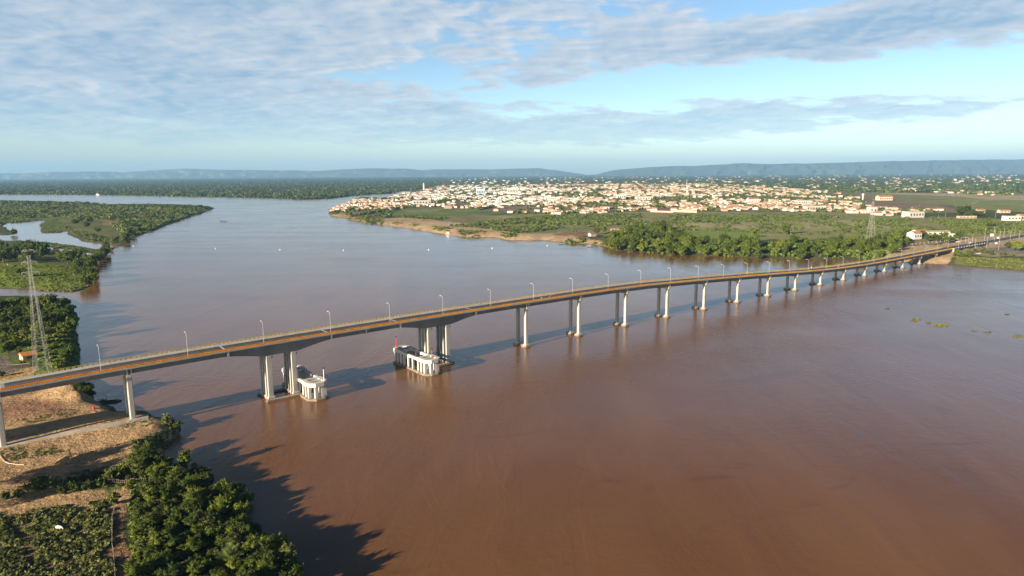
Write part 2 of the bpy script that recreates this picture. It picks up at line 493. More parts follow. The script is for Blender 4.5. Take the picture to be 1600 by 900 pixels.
def terrain_height(X, Y):
    wob = 0.004 * Y
    Xw = X + (fbm(X / (6 + .01 * Y), Y / (6 + .02 * Y), 5, 3) - .5) * (3 + wob)
    Yw = Y + (fbm(X / (6 + .01 * Y), Y / (6 + .02 * Y), 9, 3) - .5) * (3 + wob * 2)
    a = signed(LAND_A, Xw, Yw); b = signed(LAND_B, Xw, Yw); d = signed(LAND_D, X, Y); e = signed(LAND_E, Xw, Yw)
    pond = np.full(X.shape, -1e9)
    for p in PONDS:
        pond = np.maximum(pond, signed(p, Xw, Yw))
    b = np.minimum(b, np.where(pond > -400, -pond, b)); d = np.minimum(d, np.where(pond > -400, -pond, d))

    def prof(dd, hmax, w):
        t = np.clip(dd / w, 0, 1)
        return np.where(dd > 0, hmax * (1 - (1 - t) ** 1.8), np.maximum(dd * 0.35, -2.5))
    h = np.maximum.reduce([prof(a, 2.0 + 2.0 * np.clip((Y - 195) / 40, 0, 1), 9.0), prof(b, 2.6, 60.0), prof(d, 3.0, 60.0), prof(e, 5.0, 45.0)])
    land = h > 0
    # roughness of the ground
    h = h + np.where(land, (fbm(X / 14, Y / 14, 3, 4) - .5) * 0.9 * np.clip(np.maximum(a, e) / 12, 0, 1) * (Y < 1500), 0)
    # eroded mound, and the low spoil ridge on the near bank
    for (mx, my), r, hh in ((at(116, 607, 5)[:2], 7.5, 4.8), (at(90, 614, 4)[:2], 10, 2.0), (at(121, 621, 4)[:2], 4, 2.2), (at(132, 627, 2)[:2], 4, 1.3)):
        h = h + hh * np.exp(-((X - mx) ** 2 + (Y - my) ** 2) / (2 * (r * .6) ** 2)) * land
    r0, r1 = at(105, 712, 4)[:2], at(215, 690, 4)[:2]
    ex = r1 - r0; L = np.hypot(*ex); t = np.clip(((X - r0[0]) * ex[0] + (Y - r0[1]) * ex[1]) / L ** 2, 0, 1)
    dr = np.hypot(X - r0[0] - t * ex[0], Y - r0[1] - t * ex[1])
    h = h + np.clip(1.5 - dr / 2.2, 0, 1.3) * land * (0.8 + .4 * fbm(X / 2, Y / 2, 31, 2))
    # flat bench for the concrete strip under the bridge
    s, n = bridge_sn(X, Y)
    # road embankment beyond the far end of the bridge
    k = np.clip((s - 362) / 6, 0, 1) * np.clip(1 - (np.abs(n + 3.5) - 6.3) / np.where((n > -3.5) & (s < 475), 1.2, 9), 0, 1) * land
    k = np.clip(k, 0, 1)
    top = ROADZ(s) - 0.25
    h = h * (1 - k) + np.maximum(top, h) * k
    return h


def ROADZ(s):
    """height of the roadway along the bridge and the road that follows it"""
    return np.interp(s, [-700, -470, -440, -405, -364, -313, -250, -200, -171, -140, -82, -20, 53, 75, 114, 153, 195, 250, 365, 520, 700, 1200, 5000],
                     [22.0, 23.2, 24.0, 24.5, 24.8, 25.0, 25.0, 24.8, 24.5, 23.8, 21.2, 18.1, 14.1, 13.0, 11.5, 10.5, 10.0, 10.0, 10.0, 8.6, 7.2, 6.5, 6.5])


TH = terrain_height(TX, TY)


def ground_z(X, Y):
    Y = min(max(Y, ZS[0]), ZS[-1]); u = X / Y
    i = math.log(Y / 70.0) / math.log(33000.0 / 70.0) * (NZ - 1); j = (u + 1.25) / 2.5 * (NU - 1)
    i = min(max(i, 0), NZ - 1.001); j = min(max(j, 0), NU - 1.001)
    i0, j0 = int(i), int(j); a, b = i - i0, j - j0
    return (TH[i0, j0] * (1 - a) + TH[i0 + 1, j0] * a) * (1 - b) + (TH[i0, j0 + 1] * (1 - a) + TH[i0 + 1, j0 + 1] * a) * b


def ground_zv(X, Y):
    Y = np.clip(Y, ZS[0], ZS[-1]); u = X / Y
    i = np.clip(np.log(Y / 70.0) / math.log(33000.0 / 70.0) * (NZ - 1), 0, NZ - 1.001); j = np.clip((u + 1.25) / 2.5 * (NU - 1), 0, NU - 1.001)
    i0, j0 = i.astype(int), j.astype(int); a, b = i - i0, j - j0
    return (TH[i0, j0] * (1 - a) + TH[i0 + 1, j0] * a) * (1 - b) + (TH[i0, j0 + 1] * (1 - a) + TH[i0 + 1, j0 + 1] * a) * b


def gnd_v(x, y, dz=0.0):
    d = fwd[None] * F + RIGHT[None] * (x - 800)[:, None] - UP[None] * (y - 450)[:, None]; z = np.full(len(x), 3.0)
    for _ in range(5):
        k = (np.maximum(z, 0) + dz - CAMH) / d[:, 2]; p = EYE + k[:, None] * d; z = ground_zv(p[:, 0], p[:, 1])
    return p[:, 0], p[:, 1], z


def gnd(x, y, dz=0.0):
    """the ground under the point seen at photo position (x, y), dz above the ground"""
    z = 3.0
    for _ in range(5):
        p = at(x, y, max(z, 0) + dz); z = ground_z(p[0], p[1])
    return np.array([p[0], p[1], max(z, -0.3)])


# colour zones of the ground, in order; later ones win
SAND, WETSAND, SOIL = (0.37, 0.245, 0.130), (0.22, 0.13, 0.07), (0.26, 0.165, 0.10)
ZONES = [
    # far plains and forest
    ('D', [(-1300, 268), (1700, 262), (1700, 300), (650, 299), (617, 304), (470, 314), (0, 306), (-1300, 306)], (0.050, 0.070, 0.030)),
    ('E', [(700, 268), (2400, 258), (2400, 300), (1300, 296), (1100, 288), (700, 289)], (0.062, 0.080, 0.034)),
    ('E', [(1310, 299), (1480, 297), (1700, 304), (1700, 322), (1480, 322), (1330, 312)], (0.200, 0.205, 0.085)),
    ('E', [(1480, 309), (1700, 309), (1700, 335), (1500, 328)], (0.200, 0.235, 0.080)),
    ('E', [(1385, 302), (1500, 302.5), (1640, 307), (1640, 314), (1540, 312.5), (1490, 307), (1385, 303.6)], (0.40, 0.31, 0.21)),
    ('E', [(1500, 321), (1525, 315), (1532, 315), (1508, 322)], (0.36, 0.28, 0.18)),
    ('E', [(1200, 294.5), (1310, 294), (1330, 297.5), (1250, 297.8)], (0.34, 0.27, 0.17)),
    # town ground
    ('E', [(512, 326), (548, 313), (600, 306), (650, 297), (690, 289), (1100, 285), (1260, 295), (1330, 303), (1400, 312), (1500, 326), (1500, 333), (1400, 334),
           (1300, 330), (1240, 331), (1000, 330), (900, 333), (800, 334), (760, 330), (640, 325), (600, 343), (560, 344), (516, 336)], (0.21, 0.165, 0.11)),
    ('E', [(598, 327), (640, 322), (700, 326), (770, 329), (790, 334), (720, 340), (640, 341), (600, 339)], (0.135, 0.180, 0.055)),
    ('E', [(620, 329), (660, 327.5), (690, 329), (680, 331.5), (630, 331.5)], (0.25, 0.22, 0.12)),
    ('E', [(700, 338), (790, 337), (770, 344), (720, 350), (690, 348)], (0.20, 0.185, 0.09)),
    # shore sand
    ('E', [(592, 351.5), (597, 342), (640, 341), (700, 347), (770, 356), (800, 364), (860, 362), (900, 370), (955, 378), (950, 386), (880, 380), (790, 376),
           (717, 371), (640, 358)], (0.43, 0.31, 0.185)),
    ('E', [(512, 338), (516, 331), (545, 337), (575, 344), (592, 351), (560, 348), (530, 341)], (0.33, 0.25, 0.13)),
    # plain between the river and the town
    ('E', [(790, 336), (1000, 331), (1300, 332), (1600, 345), (1700, 380), (1500, 378), (1400, 376), (1000, 376), (930, 368), (860, 362), (790, 356), (740, 350)], (0.225, 0.230, 0.088)),
    ('E', [(860, 366.5), (900, 361.5), (935, 362), (932, 369.5), (880, 369.5)], (0.25, 0.155, 0.095)),
    ('E', [(815, 365.5), (880, 358.5), (960, 353.5), (965, 357), (880, 364), (840, 366.5)], (0.165, 0.19, 0.085)),
    ('E', [(1050, 348), (1180, 343), (1330, 345), (1420, 352), (1420, 364), (1250, 364), (1140, 363), (1050, 357)], (0.310, 0.280, 0.140)),
    ('E', [(1015, 365), (1060, 359), (1140, 360.5), (1190, 364), (1190, 372), (1100, 375), (1030, 373)], (0.175, 0.245, 0.050)),
    ('E', [(1405, 352), (1600, 352), (1600, 362), (1420, 361)], (0.20, 0.20, 0.09)),
    ('E', [(1370, 371), (1450, 373), (1480, 378), (1440, 384), (1370, 382)], (0.22, 0.19, 0.10)),
    ('E', [(1378, 400), (1400, 386), (1470, 382), (1500, 372), (1545, 371), (1560, 382), (1490, 398), (1460, 413), (1380, 410)], (0.44, 0.32, 0.19)),
    ('E', [(1496, 384), (1530, 370), (1700, 362), (1800, 400), (1620, 402), (1500, 402)], (0.34, 0.27, 0.18)),
    ('E', [(1535, 392), (1560, 388), (1600, 389), (1620, 398), (1560, 398)], (0.20, 0.185, 0.16)),
    ('E', [(1480, 413), (1492, 400), (1540, 405), (1620, 404), (1900, 440), (1900, 470), (1600, 424), (1500, 416)], (0.130, 0.145, 0.045)),
    # left bank
    ('B', [(-1300, 312), (0, 312), (340, 322), (340, 330), (180, 392), (150, 445), (100, 458), (0, 455), (-400, 452)], (0.125, 0.140, 0.045)),
    ('B', [(-40, 345), (60, 343), (95, 360), (190, 384), (150, 392), (0, 380), (-40, 380)], (0.085, 0.115, 0.035)),
    ('B', [(60, 347), (92, 340), (97, 355), (95, 364), (64, 366)], (0.060, 0.105, 0.030)),
    ('B', [(160, 344), (240, 343), (250, 350), (190, 354), (165, 350)], (0.25, 0.175, 0.095)),
    ('B', [(-400, 408), (60, 410), (120, 416), (126, 432), (118, 450), (100, 457), (0, 453), (-400, 450)], (0.150, 0.205, 0.032)),
    ('A', [(-400, 464), (120, 468), (130, 590), (60, 600), (-400, 640)], (0.095, 0.150, 0.030)),
    ('A', [(-400, 640), (-60, 590), (0, 605), (70, 598), (130, 594), (148, 612), (185, 640), (250, 650), (285, 668), (262, 700), (258, 730), (212, 770), (170, 785),
           (-60, 813), (-400, 900)], SAND),
    ('A', [(0, 632), (60, 628), (110, 634), (95, 648), (30, 658), (0, 660)], (0.29, 0.165, 0.095)),
    ('A', [(-20, 590), (15, 582), (50, 573), (53, 578), (35, 592), (0, 612), (-20, 616)], (0.40, 0.26, 0.13)),
    ('A', [(-60, 535), (-4, 543), (10, 556), (20, 577), (8, 586), (-10, 582), (-60, 560)], (0.17, 0.145, 0.12)),
    ('A', [(-400, 1200), (-400, 900), (-60, 812), (0, 807), (60, 799), (120, 790), (165, 784), (176, 815), (182, 1200)], (0.155, 0.118, 0.062)),
    ('A', [(182, 1200), (176, 812), (190, 770), (205, 775), (208, 830), (204, 900), (204, 1200)], (0.27, 0.165, 0.095)),
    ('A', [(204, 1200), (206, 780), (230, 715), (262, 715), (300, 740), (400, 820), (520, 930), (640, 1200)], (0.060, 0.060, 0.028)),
    ('A', [(110, 738), (170, 727), (200, 735), (195, 750), (150, 757), (120, 748)], (0.090, 0.110, 0.035)),
]


def zone_colors(X, Y):
    c = np.empty(X.shape + (3,)); c[:] = (0.07, 0.085, 0.035)
    amp = 1.2 + 0.0085 * Y
    Xn = X + (fbm(X / amp / 3, Y / amp / 5, 41, 3) - .5) * amp * 1.6
    Yn = Y + (fbm(X / amp / 3, Y / amp / 5, 47, 3) - .5) * amp * 4.0
    for _l, pts, col in ZONES:
        z = 4.0 if min(p[1] for p in pts) > 285 else 4.0
        yy = [(x, max(y, 277.2 - 0.00625 * x)) for x, y in pts]
        m = inside(poly_px(yy, z), Xn, Yn)
        c[m] = col
    return c


def build_terrain():
    col = zone_colors(TX, TY)
    co = np.stack([TX, TY, TH], -1).reshape(-1, 3)
    ii, jj = np.meshgrid(np.arange(NZ - 1), np.arange(NU - 1), indexing='ij')
    a = (ii * NU + jj).ravel(); q = np.stack([a, a + 1, a + NU + 1, a + NU], 1)
    m = bpy.data.materials.new('ground_cover'); m.use_nodes = True
    t = NT(m.node_tree)
    out = t.n('ShaderNodeOutputMaterial')
    zc = t.n('ShaderNodeAttribute', attribute_name='zone').outputs['Color']
    pos = t.n('ShaderNodeNewGeometry').outputs['Position']
    n1 = t.noise(pos, 0.9, 6, 0.65); n2 = t.noise(pos, 0.12, 5, 0.6); n3 = t.noise(pos, 0.011, 5, 0.62)
    k = t.math('MULTIPLY', t.ramp(n1, .25, .75, .72, 1.28, 'LINEAR'), t.ramp(n2, .25, .75, .78, 1.22, 'LINEAR'))
    k = t.math('MULTIPLY', k, t.ramp(n3, .25, .75, .66, 1.34, 'LINEAR'))
    hs = t.n('ShaderNodeHueSaturation', ins={'Color': zc, 'Value': k})
    # damp, darker earth along the waterline
    z = t.n('ShaderNodeSeparateXYZ', ins={0: pos}).outputs[2]
    wet = t.ramp(t.math('ADD', z, t.math('MULTIPLY', t.math('SUBTRACT', n2, .5), 1.2)), 0.0, 0.9, 0.8, 0.0)
    c2 = t.mix(wet, hs.outputs[0], (0.085, 0.06, 0.035))
    # trodden, washed-out streaks of darker soil on open ground
    sk = t.noise(t.mapping(pos, (0.16, 0.9, 1), (0, 0, R(-36))), 0.26, 6, 0.66, 0.5)
    c2 = t.mix(t.math('MULTIPLY', t.ramp(sk, .54, .66), 0.55), c2, t.mix(0.78, c2, (0.10, 0.055, 0.03)))
    ck = t.noise(pos, 2.6, 3, 0.7)
    c2 = t.mix(t.math('MULTIPLY', t.ramp(ck, .62, .72), 0.3), c2, (0.12, 0.075, 0.045))
    # weeds and dry grass creeping over bare ground
    w = t.ramp(t.noise(t.mapping(pos, (1, 1, 1), (0, 0, .4)), 0.2, 6, 0.68), .56, .64)
    c3 = t.mix(t.math('MULTIPLY', w, 0.5), c2, (0.11, 0.115, 0.04))
    b = t.n('ShaderNodeBsdfPrincipled', ins={'Base Color': c3, 'Roughness': 0.95, 'Specular IOR Level': 0.1})
    bp = t.n('ShaderNodeBump', ins={'Height': t.math('ADD', n1, t.math('MULTIPLY', n2, 3.0)), 'Strength': 0.9, 'Distance': 0.8})
    t.t.links.new(bp.outputs[0], b.inputs['Normal'])
    t.t.links.new(b.outputs[0], out.inputs[0])
    colr = np.concatenate([col.reshape(-1, 3), np.ones((NZ * NU, 1))], 1)
    me = np_mesh('ground', co, q, m, {'zone': ('FLOAT_COLOR', colr)}, smooth=True)
    tag(link('ground', me), 'flat river plain with sandy banks, meadows and scrub', 'ground', kind='structure')


build_terrain()


def build_water():
    m = bpy.data.materials.new('muddy_water'); m.use_nodes = True
    t = NT(m.node_tree)
    out = t.n('ShaderNodeOutputMaterial')
    pos = t.n('ShaderNodeNewGeometry').outputs['Position']
    # the current runs across the bridge: streaks follow the river
    fl = t.mapping(pos, (1, 0.28, 1), (0, 0, R(-22)))
    st = t.noise(fl, 0.016, 5, 0.6, 0.6); st2 = t.noise(fl, 0.075, 4, 0.6, 0.8)
    mud = t.mix(t.ramp(st, .3, .7), (0.142, 0.064, 0.023), (0.184, 0.090, 0.036))
    mud = t.mix(t.math('MULTIPLY', t.ramp(st2, .56, .74), 0.35), mud, (0.125, 0.056, 0.022))
    eddy = t.noise(t.mapping(pos, (0.55, 1, 1), (0, 0, R(20))), 0.030, 6, 0.65, 1.6)
    mud = t.mix(t.math('MULTIPLY', t.ramp(eddy, .57, .68), 0.45), mud, (0.105, 0.044, 0.010))
    w1 = t.noise(t.mapping(pos, (1, 0.6, 1), (0, 0, R(25))), 1.5, 2, 0.5)
    w2 = t.noise(t.mapping(pos, (0.75, 1, 1), (0, 0, R(8))), 0.36, 4, 0.55)
    w3 = t.noise(fl, 0.06, 3, 0.55)
    h = t.math('ADD', t.math('MULTIPLY', w1, 0.026), t.math('ADD', t.math('MULTIPLY', w2, 0.075), t.math('MULTIPLY', w3, 0.05)))
    # long bands of wind ripple and calmer water
    wind = t.noise(t.mapping(pos, (0.30, 1, 1), (0, 0, R(6))), 0.022, 5, 0.62, 0.4)
    # rougher water where the piers stir the current, just below the bridge
    sp = t.n('ShaderNodeSeparateXYZ', ins={0: pos})
    nn = t.math('ADD', t.math('MULTIPLY', t.math('SUBTRACT', sp.outputs[0], float(BC[0])), float(BN[0])), t.math('MULTIPLY', t.math('SUBTRACT', sp.outputs[1], float(BC[1])), float(BN[1])))
    dn = t.math('DIVIDE', t.math('SUBTRACT', nn, 55.0), 75.0)
    rgh = t.math('ADD', 0.135, t.math('MULTIPLY', t.math('EXPONENT', t.math('MULTIPLY', t.math('MULTIPLY', dn, dn), -1.0)), 0.135))
    rgh = t.math('ADD', rgh, t.math('ADD', t.math('MULTIPLY', t.math('SUBTRACT', st2, 0.5), 0.08), t.math('MULTIPLY', t.math('SUBTRACT', wind, 0.5), 0.26)))
    calm = t.ramp(st2, .35, .65, .45, 1.1)
    bp = t.n('ShaderNodeBump', ins={'Height': t.math('MULTIPLY', h, calm), 'Strength': 1.0, 'Distance': 1.0})
    b = t.n('ShaderNodeBsdfPrincipled', ins={'Base Color': mud, 'Roughness': rgh, 'IOR': 1.36, 'Normal': bp.outputs[0]})
    t.t.links.new(b.outputs[0], out.inputs[0])
    mb = MB(); mb.add([(-41000, -240, 0), (41000, -240, 0), (41000, 32900, 0), (-41000, 32900, 0)], [(0, 1, 2, 3)])
    tag(mb.build('river_water', m), 'wide brown muddy river', 'water', kind='structure')
    p = bpy.data.materials.new('pond_water'); p.use_nodes = True
    t = NT(p.node_tree)
    out = t.n('ShaderNodeOutputMaterial')
    pos = t.n('ShaderNodeNewGeometry').outputs['Position']
    n = t.noise(pos, 0.05, 4)
    bp = t.n('ShaderNodeBump', ins={'Height': n, 'Strength': 0.15, 'Distance': 0.5})
    b = t.n('ShaderNodeBsdfPrincipled', ins={'Base Color': t.mix(n, (0.22, 0.20, 0.18), (0.34, 0.31, 0.29)), 'Roughness': 0.12, 'IOR': 1.333, 'Normal': bp.outputs[0]})
    t.t.links.new(b.outputs[0], out.inputs[0])
    for poly in PONDS:
        c = poly.mean(0); mb = MB()
        big = [tuple(c + (q - c) * 1.12) for q in poly]
        mb.add([(x, y, 0.03) for x, y in big], [tuple(range(len(big)))])
        o = mb.build('pond_water', p)
        bm = bmesh.new(); bm.from_mesh(o.data); bmesh.ops.triangulate(bm, faces=bm.faces); bm.to_mesh(o.data); bm.free()
        tag(o, kind='structure')


build_water()


def build_hills():
    prof = [(-500, 268), (-200, 270), (0, 270.5), (60, 270), (100, 268.5), (150, 267.5), (200, 268.7), (250, 266), (300, 263.3), (340, 265), (400, 265.5), (470, 266.2), (500, 267),
            (540, 264.6), (580, 262.5), (640, 263.4), (665, 265.3), (700, 264), (770, 264.5), (800, 263.3), (845, 262.8), (870, 265.6), (895, 270), (915, 272.5), (930, 272),
            (945, 268), (960, 265), (1000, 262), (1040, 259.8), (1090, 258.6), (1130, 256.5), (1150, 255), (1200, 256), (1300, 254.2), (1400, 251.6), (1500, 250),
            (1600, 249), (1800, 249), (2200, 254)]
    xs = np.linspace(-480, 2150, 660)
    yt = np.interp(xs, [p[0] for p in prof], [p[1] for p in prof]) + (fbm(xs / 22., xs * 0 + 3, 7, 4) - .5) * 1.2
    rows = 15
    m = pmat('hill_scrub', (0.075, 0.085, 0.045), 0.95, 0.3, 0.0012, coords='World')
    for nm, sel, zr in (('hills', xs < 931, 25500.0), ('hills', xs > 922, 22500.0)):
        X = xs[sel]; T = yt[sel]
        v = []
        for r in range(rows):
            f = r / (rows - 1)
            zz = zr - 2600 + 4200 * f
            k = math.sin(min(f / 0.62, 1) * math.pi / 2) ** 1.1 if f < .62 else max(0, 1 - (f - .62) / .38)
            for i in range(len(X)):
                y_h = 275.9 - .00625 * X[i]
                hgt = max(CAMH + (y_h - T[i]) / F * zr - 8, 5)
                nz = float(fbm(np.array(X[i] / 9.), np.array(r * .9), 13, 3)) - .5
                v.append(((X[i] - 800) / F * zz, zz + nz * 900 * (0 < r < rows - 1), -1.0 if r in (0, rows - 1) else hgt * k * (1 + .22 * nz * (1 - k))))
        nX = len(X)
        ii, jj = np.meshgrid(np.arange(rows - 1), np.arange(nX - 1), indexing='ij'); a = (ii * nX + jj).ravel()
        me = np_mesh('hills', np.array(v), np.stack([a, a + 1, a + nX + 1, a + nX], 1), m, smooth=True)
        tag(link('hills', me), kind='structure')


build_hills()


def build_haze():
    m = bpy.data.materials.new('haze_air'); m.use_nodes = True
    t = NT(m.node_tree)
    out = t.n('ShaderNodeOutputMaterial')
    v = t.n('ShaderNodeVolumePrincipled')
    v.inputs['Color'].default_value = (*HAZE_COLOR, 1); v.inputs['Density'].default_value = HAZE_DENSITY
    v.inputs['Anisotropy'].default_value = 0.0
    t.t.links.new(v.outputs[0], out.inputs['Volume'])
    mb = MB(); mb.box((0, 16600, 353), (84000, 34200, 714))
    tag(mb.build('haze', m), kind='stuff')


build_haze()
# ---- PART 2 ----

# ------------------------------------------------------------------ the bridge
B_START, B_END = -560.0, 364.0
N_NEAR, N_FAR = 2.5, -9.5
S_M1, S_M2 = -374.8, -296.2


def girder_depth(s):
    d = 2.3
    for c in (S_M1, S_M2):
        a = abs(s - c)
        k = 0.0 if a > 23 else (1.0 if a < 7.5 else (23 - a) / 15.5)
        d = max(d, 2.3 + 2.6 * k ** 1.25)
    return d


def sweep(name, mat, prof, s0, s1, parent=None, step=4.0, zf=None, extra=()):
    """prof(s) -> closed list of (n, dz) relative to the roadway height"""
    ss = sorted(set(list(np.arange(s0, s1, step)) + [s1] + [e for e in extra if s0 < e < s1]))
    mb = MB(); rings = []
    for s in ss:
        z = float(ROADZ(s)); rings.append([sn(s, n, z + dz) for n, dz in prof(s)])
    k = len(rings[0]); vs = [p for r in rings for p in r]
    fs = [tuple(range(k - 1, -1, -1)), tuple((len(rings) - 1) * k + i for i in range(k))]
    for a in range(len(rings) - 1):
        for i in range(k):
            fs.append((a * k + i, a * k + (i + 1) % k, (a + 1) * k + (i + 1) % k, (a + 1) * k + i))
    mb.add(vs, fs)
    o = mb.build(name, mat, parent)
    bm = bmesh.new(); bm.from_mesh(o.data); bmesh.ops.recalc_face_normals(bm, faces=bm.faces); bm.to_mesh(o.data); bm.free()
    return o


def strip(name, mat, n0, n1, s0, s1, dz, parent=None, dash=None, step=6.0):
    mb = MB(); s = s0
    while s < s1 - 1e-6:
        e = min(s + (dash[0] if dash else step), s1)
        mb.add([sn(s, n0, ROADZ(s) + dz), sn(s, n1, ROADZ(s) + dz), sn(e, n1, ROADZ(e) + dz), sn(e, n0, ROADZ(e) + dz)], [(0, 1, 2, 3)])
        s = e + (dash[1] if dash else 0)
    o = mb.build(name, mat, parent)
    bm = bmesh.new(); bm.from_mesh(o.data); bmesh.ops.recalc_face_normals(bm, faces=bm.faces)
    for f in bm.faces:
        if f.normal.z < 0: f.normal_flip()
    bm.to_mesh(o.data); bm.free()
    return o


def rbox(mb, s, n, z, size, mi=0, taper=1.0):
    p = sn(s, n, z); mb.box(p, size, math.atan2(BD[1], BD[0]), mi, taper)      # size = along, across, up


def cham(s, n, ls, ln, c):
    """chamfered rectangle in bridge axes"""
    pts = [(-ls, -ln + c), (-ls + c, -ln), (ls - c, -ln), (ls, -ln + c), (ls, ln - c), (ls - c, ln), (-ls + c, ln), (-ls, ln - c)]
    return [tuple(sn(s + a, n + b)[:2]) for a, b in pts][::-1]


def build_bridge():
    br = thing('road_bridge', 'long concrete road bridge with orange and yellow railings crossing the muddy river', 'bridge', (0, 0, 0))
    haunch = [c + d for c in (S_M1, S_M2) for d in (-23, -19, -15, -11, -7.5, 7.5, 11, 15, 19, 23)]
    sweep('deck_slab', MAT['deck_concrete'], lambda s: [(N_NEAR, 0.0), (N_NEAR, -.42), (1.2, -.62), (-8.2, -.62), (N_FAR, -.42), (N_FAR, 0.0)], B_START, B_END, br)

    def gird(s):
        d = girder_depth(s) + .3
        return [(1.0, -.62), (.55, -d), (-7.55, -d), (-8.0, -.62)]
    sweep('girder', MAT['girder_shaded'], gird, B_START, B_END, br, 4.0, extra=haunch)
    strip('roadway', MAT['asphalt'], 1.25, -8.25, B_START, B_END, .008, br)
    for n in (0.95, -3.5, -7.95):
        strip('lane_line', MAT['road_paint'], n - .09, n + .09, B_START, B_END, .014, br)
    sweep('kerb', MAT['kerb_concrete'], lambda s: [(2.45, .004), (2.45, .22), (1.3, .22), (1.25, .004)], B_START, B_END, br)
    sweep('barrier', MAT['kerb_concrete'], lambda s: [(-8.3, .004), (-8.45, .4), (-8.52, .72), (-8.72, .72), (-8.78, .22), (-9.3, .22), (-9.3, .004)], B_START, B_END, br)
    # railings: posts, rails and balusters, painted in runs
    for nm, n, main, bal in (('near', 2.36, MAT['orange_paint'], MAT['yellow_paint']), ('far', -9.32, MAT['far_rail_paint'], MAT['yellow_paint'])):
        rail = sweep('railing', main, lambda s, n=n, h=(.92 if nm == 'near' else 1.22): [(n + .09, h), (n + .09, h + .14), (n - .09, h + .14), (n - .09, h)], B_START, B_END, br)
        tag(rail, 'orange panelled railing with yellow balusters' if nm == 'near' else 'yellow open railing along the footway')
        mb, pn = MB(), MB()
        s = B_START
        while s < B_END - 2:
            z = float(ROADZ(s))
            if nm == 'near':
                e = s + 1.72
                ze = float(ROADZ(e)); a = []
                for (q, zz) in ((s, z), (e, ze)):
                    a += [sn(q, n + .05, zz + .24), sn(q, n - .05, zz + .24), sn(q, n - .05, zz + .92), sn(q, n + .05, zz + .92)]
                pn.hexa([a[0], a[1], a[5], a[4], a[3], a[2], a[6], a[7]])
                for q in (.18, .62, 1.06, 1.5):
                    rbox(mb, s + q, n + .09, float(ROADZ(s + q)) + .60, (.17, .08, .74))
            else:
                for q in (0.1, .5, .9):
                    rbox(mb, s + q, n, float(ROADZ(s + q)) + .71, (.20, .12, 1.0))
            s += 1.8
        if nm == 'near': pn.build('panel', main, rail)
        mb.build('baluster', bal, rail)
    # expansion joints over the hinges and piers
    for s in (S_M1 - 22, S_M1 + 22, S_M2 - 22, S_M2 + 22):
        mb = MB(); rbox(mb, s, -3.5, float(ROADZ(s)) + .02, (.55, 9.3, .04)); mb.build('expansion_joint', MAT['kerb_concrete'], br)
        mb = MB(); z = float(ROADZ(s)); d = girder_depth(s)
        rbox(mb, s + .5, 1.25, z - .62 - (d - .3) / 2, (.5, .75, d - .3)); mb.build('hinge_bracket', MAT['white_paint'], br)
    s = (S_M1 + S_M2) / 2
    mb = MB(); z = float(ROADZ(s)); rbox(mb, s, 1.3, z - 1.75, (1.2, .08, 1.9)); rbox(mb, s, 1.36, z - 1.75, (.45, .08, 1.9), 1)
    rbox(mb, s + 1.0, 1.36, z - .75, (.3, .3, .3), 1)
    mb.build('channel_marker', [MAT['red_paint'], MAT['white_paint']], br)

    # approach piers: a cap on two columns, footings joined by a tie beam
    def pier(s, gz, pad=True):
        z = float(ROADZ(s)); zt = z - girder_depth(s) - .3
        mb = MB()
        a = [sn(s - .95, -8.9, zt - 1.15), sn(s + .95, -8.9, zt - 1.15), sn(s + .95, 1.9, zt - 1.15), sn(s - .95, 1.9, zt - 1.15)]
        b = [p + np.array([0, 0, 1.14]) for p in a]
        mb.hexa([a[3], a[2], a[1], a[0], b[3], b[2], b[1], b[0]])
        p = mb.build('pier', MAT['pier_concrete'], br)
        for n in (1.55, -8.55):
            for ds in (-.62, .75):
                mb = MB(); rbox(mb, s + ds, n, zt + 1.02, (.32, .6, 2.05)); mb.build('side_stop', MAT['pale_concrete'], p)
        for n in (0.0, -7.0):
            mb = MB(); mb.prism(cham(s, n, .95, .85, .28), min(gz, 0) - 2.0, zt - 1.16); mb.build('column', MAT['pier_concrete'], p)
            if pad:
                mb = MB(); mb.prism(cham(s, n, 2.4, 2.0, .8), -1.5, .95); mb.prism(cham(s, n, 1.5, 1.3, .4), .96, 1.5); mb.build('footing', MAT['pale_concrete'], p)
        if pad:
            mb = MB(); rbox(mb, s, -3.5, -.1, (1.1, 2.9, 1.7)); mb.build('tie_beam', MAT['pier_concrete'], p)
    for i in range(13):
        pier(-239.5 + 40.2 * i, 0)
    for s in (283.0, 323.0):
        pier(s, 3.0, s < 300)
    for s in (-431.9, -471.2, -511.0, -550.0):
        pier(s, 3.5, False)
    # main piers either side of the shipping channel
    for c in (S_M1, S_M2):
        mb = MB()
        for n in (2.0, -9.9):
            rbox(mb, c, n, -.25, (15.4, 1.5, 2.1))
        for d in (-5.3, 5.3):
            rbox(mb, c + d, -3.95, -.28, (2.6, 10.35, 2.1))
        p = mb.build('pier', MAT['pale_concrete'], br)
        for d in (-5.3, 5.3):
            zt = float(ROADZ(c + d)) - girder_depth(c + d) - .3
            for n in (.25, -2.55, -5.35, -8.15):
                mb = MB(); mb.prism(cham(c + d, n, 1.1, .58, .12), .78, zt); mb.build('column', MAT['pier_concrete'], p)
                mb = MB(); mb.prism(cham(c + d, n, 1.5, .95, .15), .79, 1.7); mb.build('pedestal', MAT['pale_concrete'], p)
            for n in (.6, -8.5):
                mb = MB(); rbox(mb, c + d + 1.25, n, zt - .85, (.5, .5, .6)); mb.build('drain_box', MAT['black_metal'], p)
    # abutment and wing walls
    mb = MB(); z = float(ROADZ(364)); rbox(mb, 365, -3.5, z - 4.4, (2.0, 13.6, 8.0)); a = mb.build('abutment', MAT['pier_concrete'], br)
    mb = MB(); rbox(mb, 363.9, 2.9, z - 3.2, (1.4, 1.4, 7.6)); mb.build('end_pillar', MAT['pale_concrete'], a)
    return br


build_bridge()


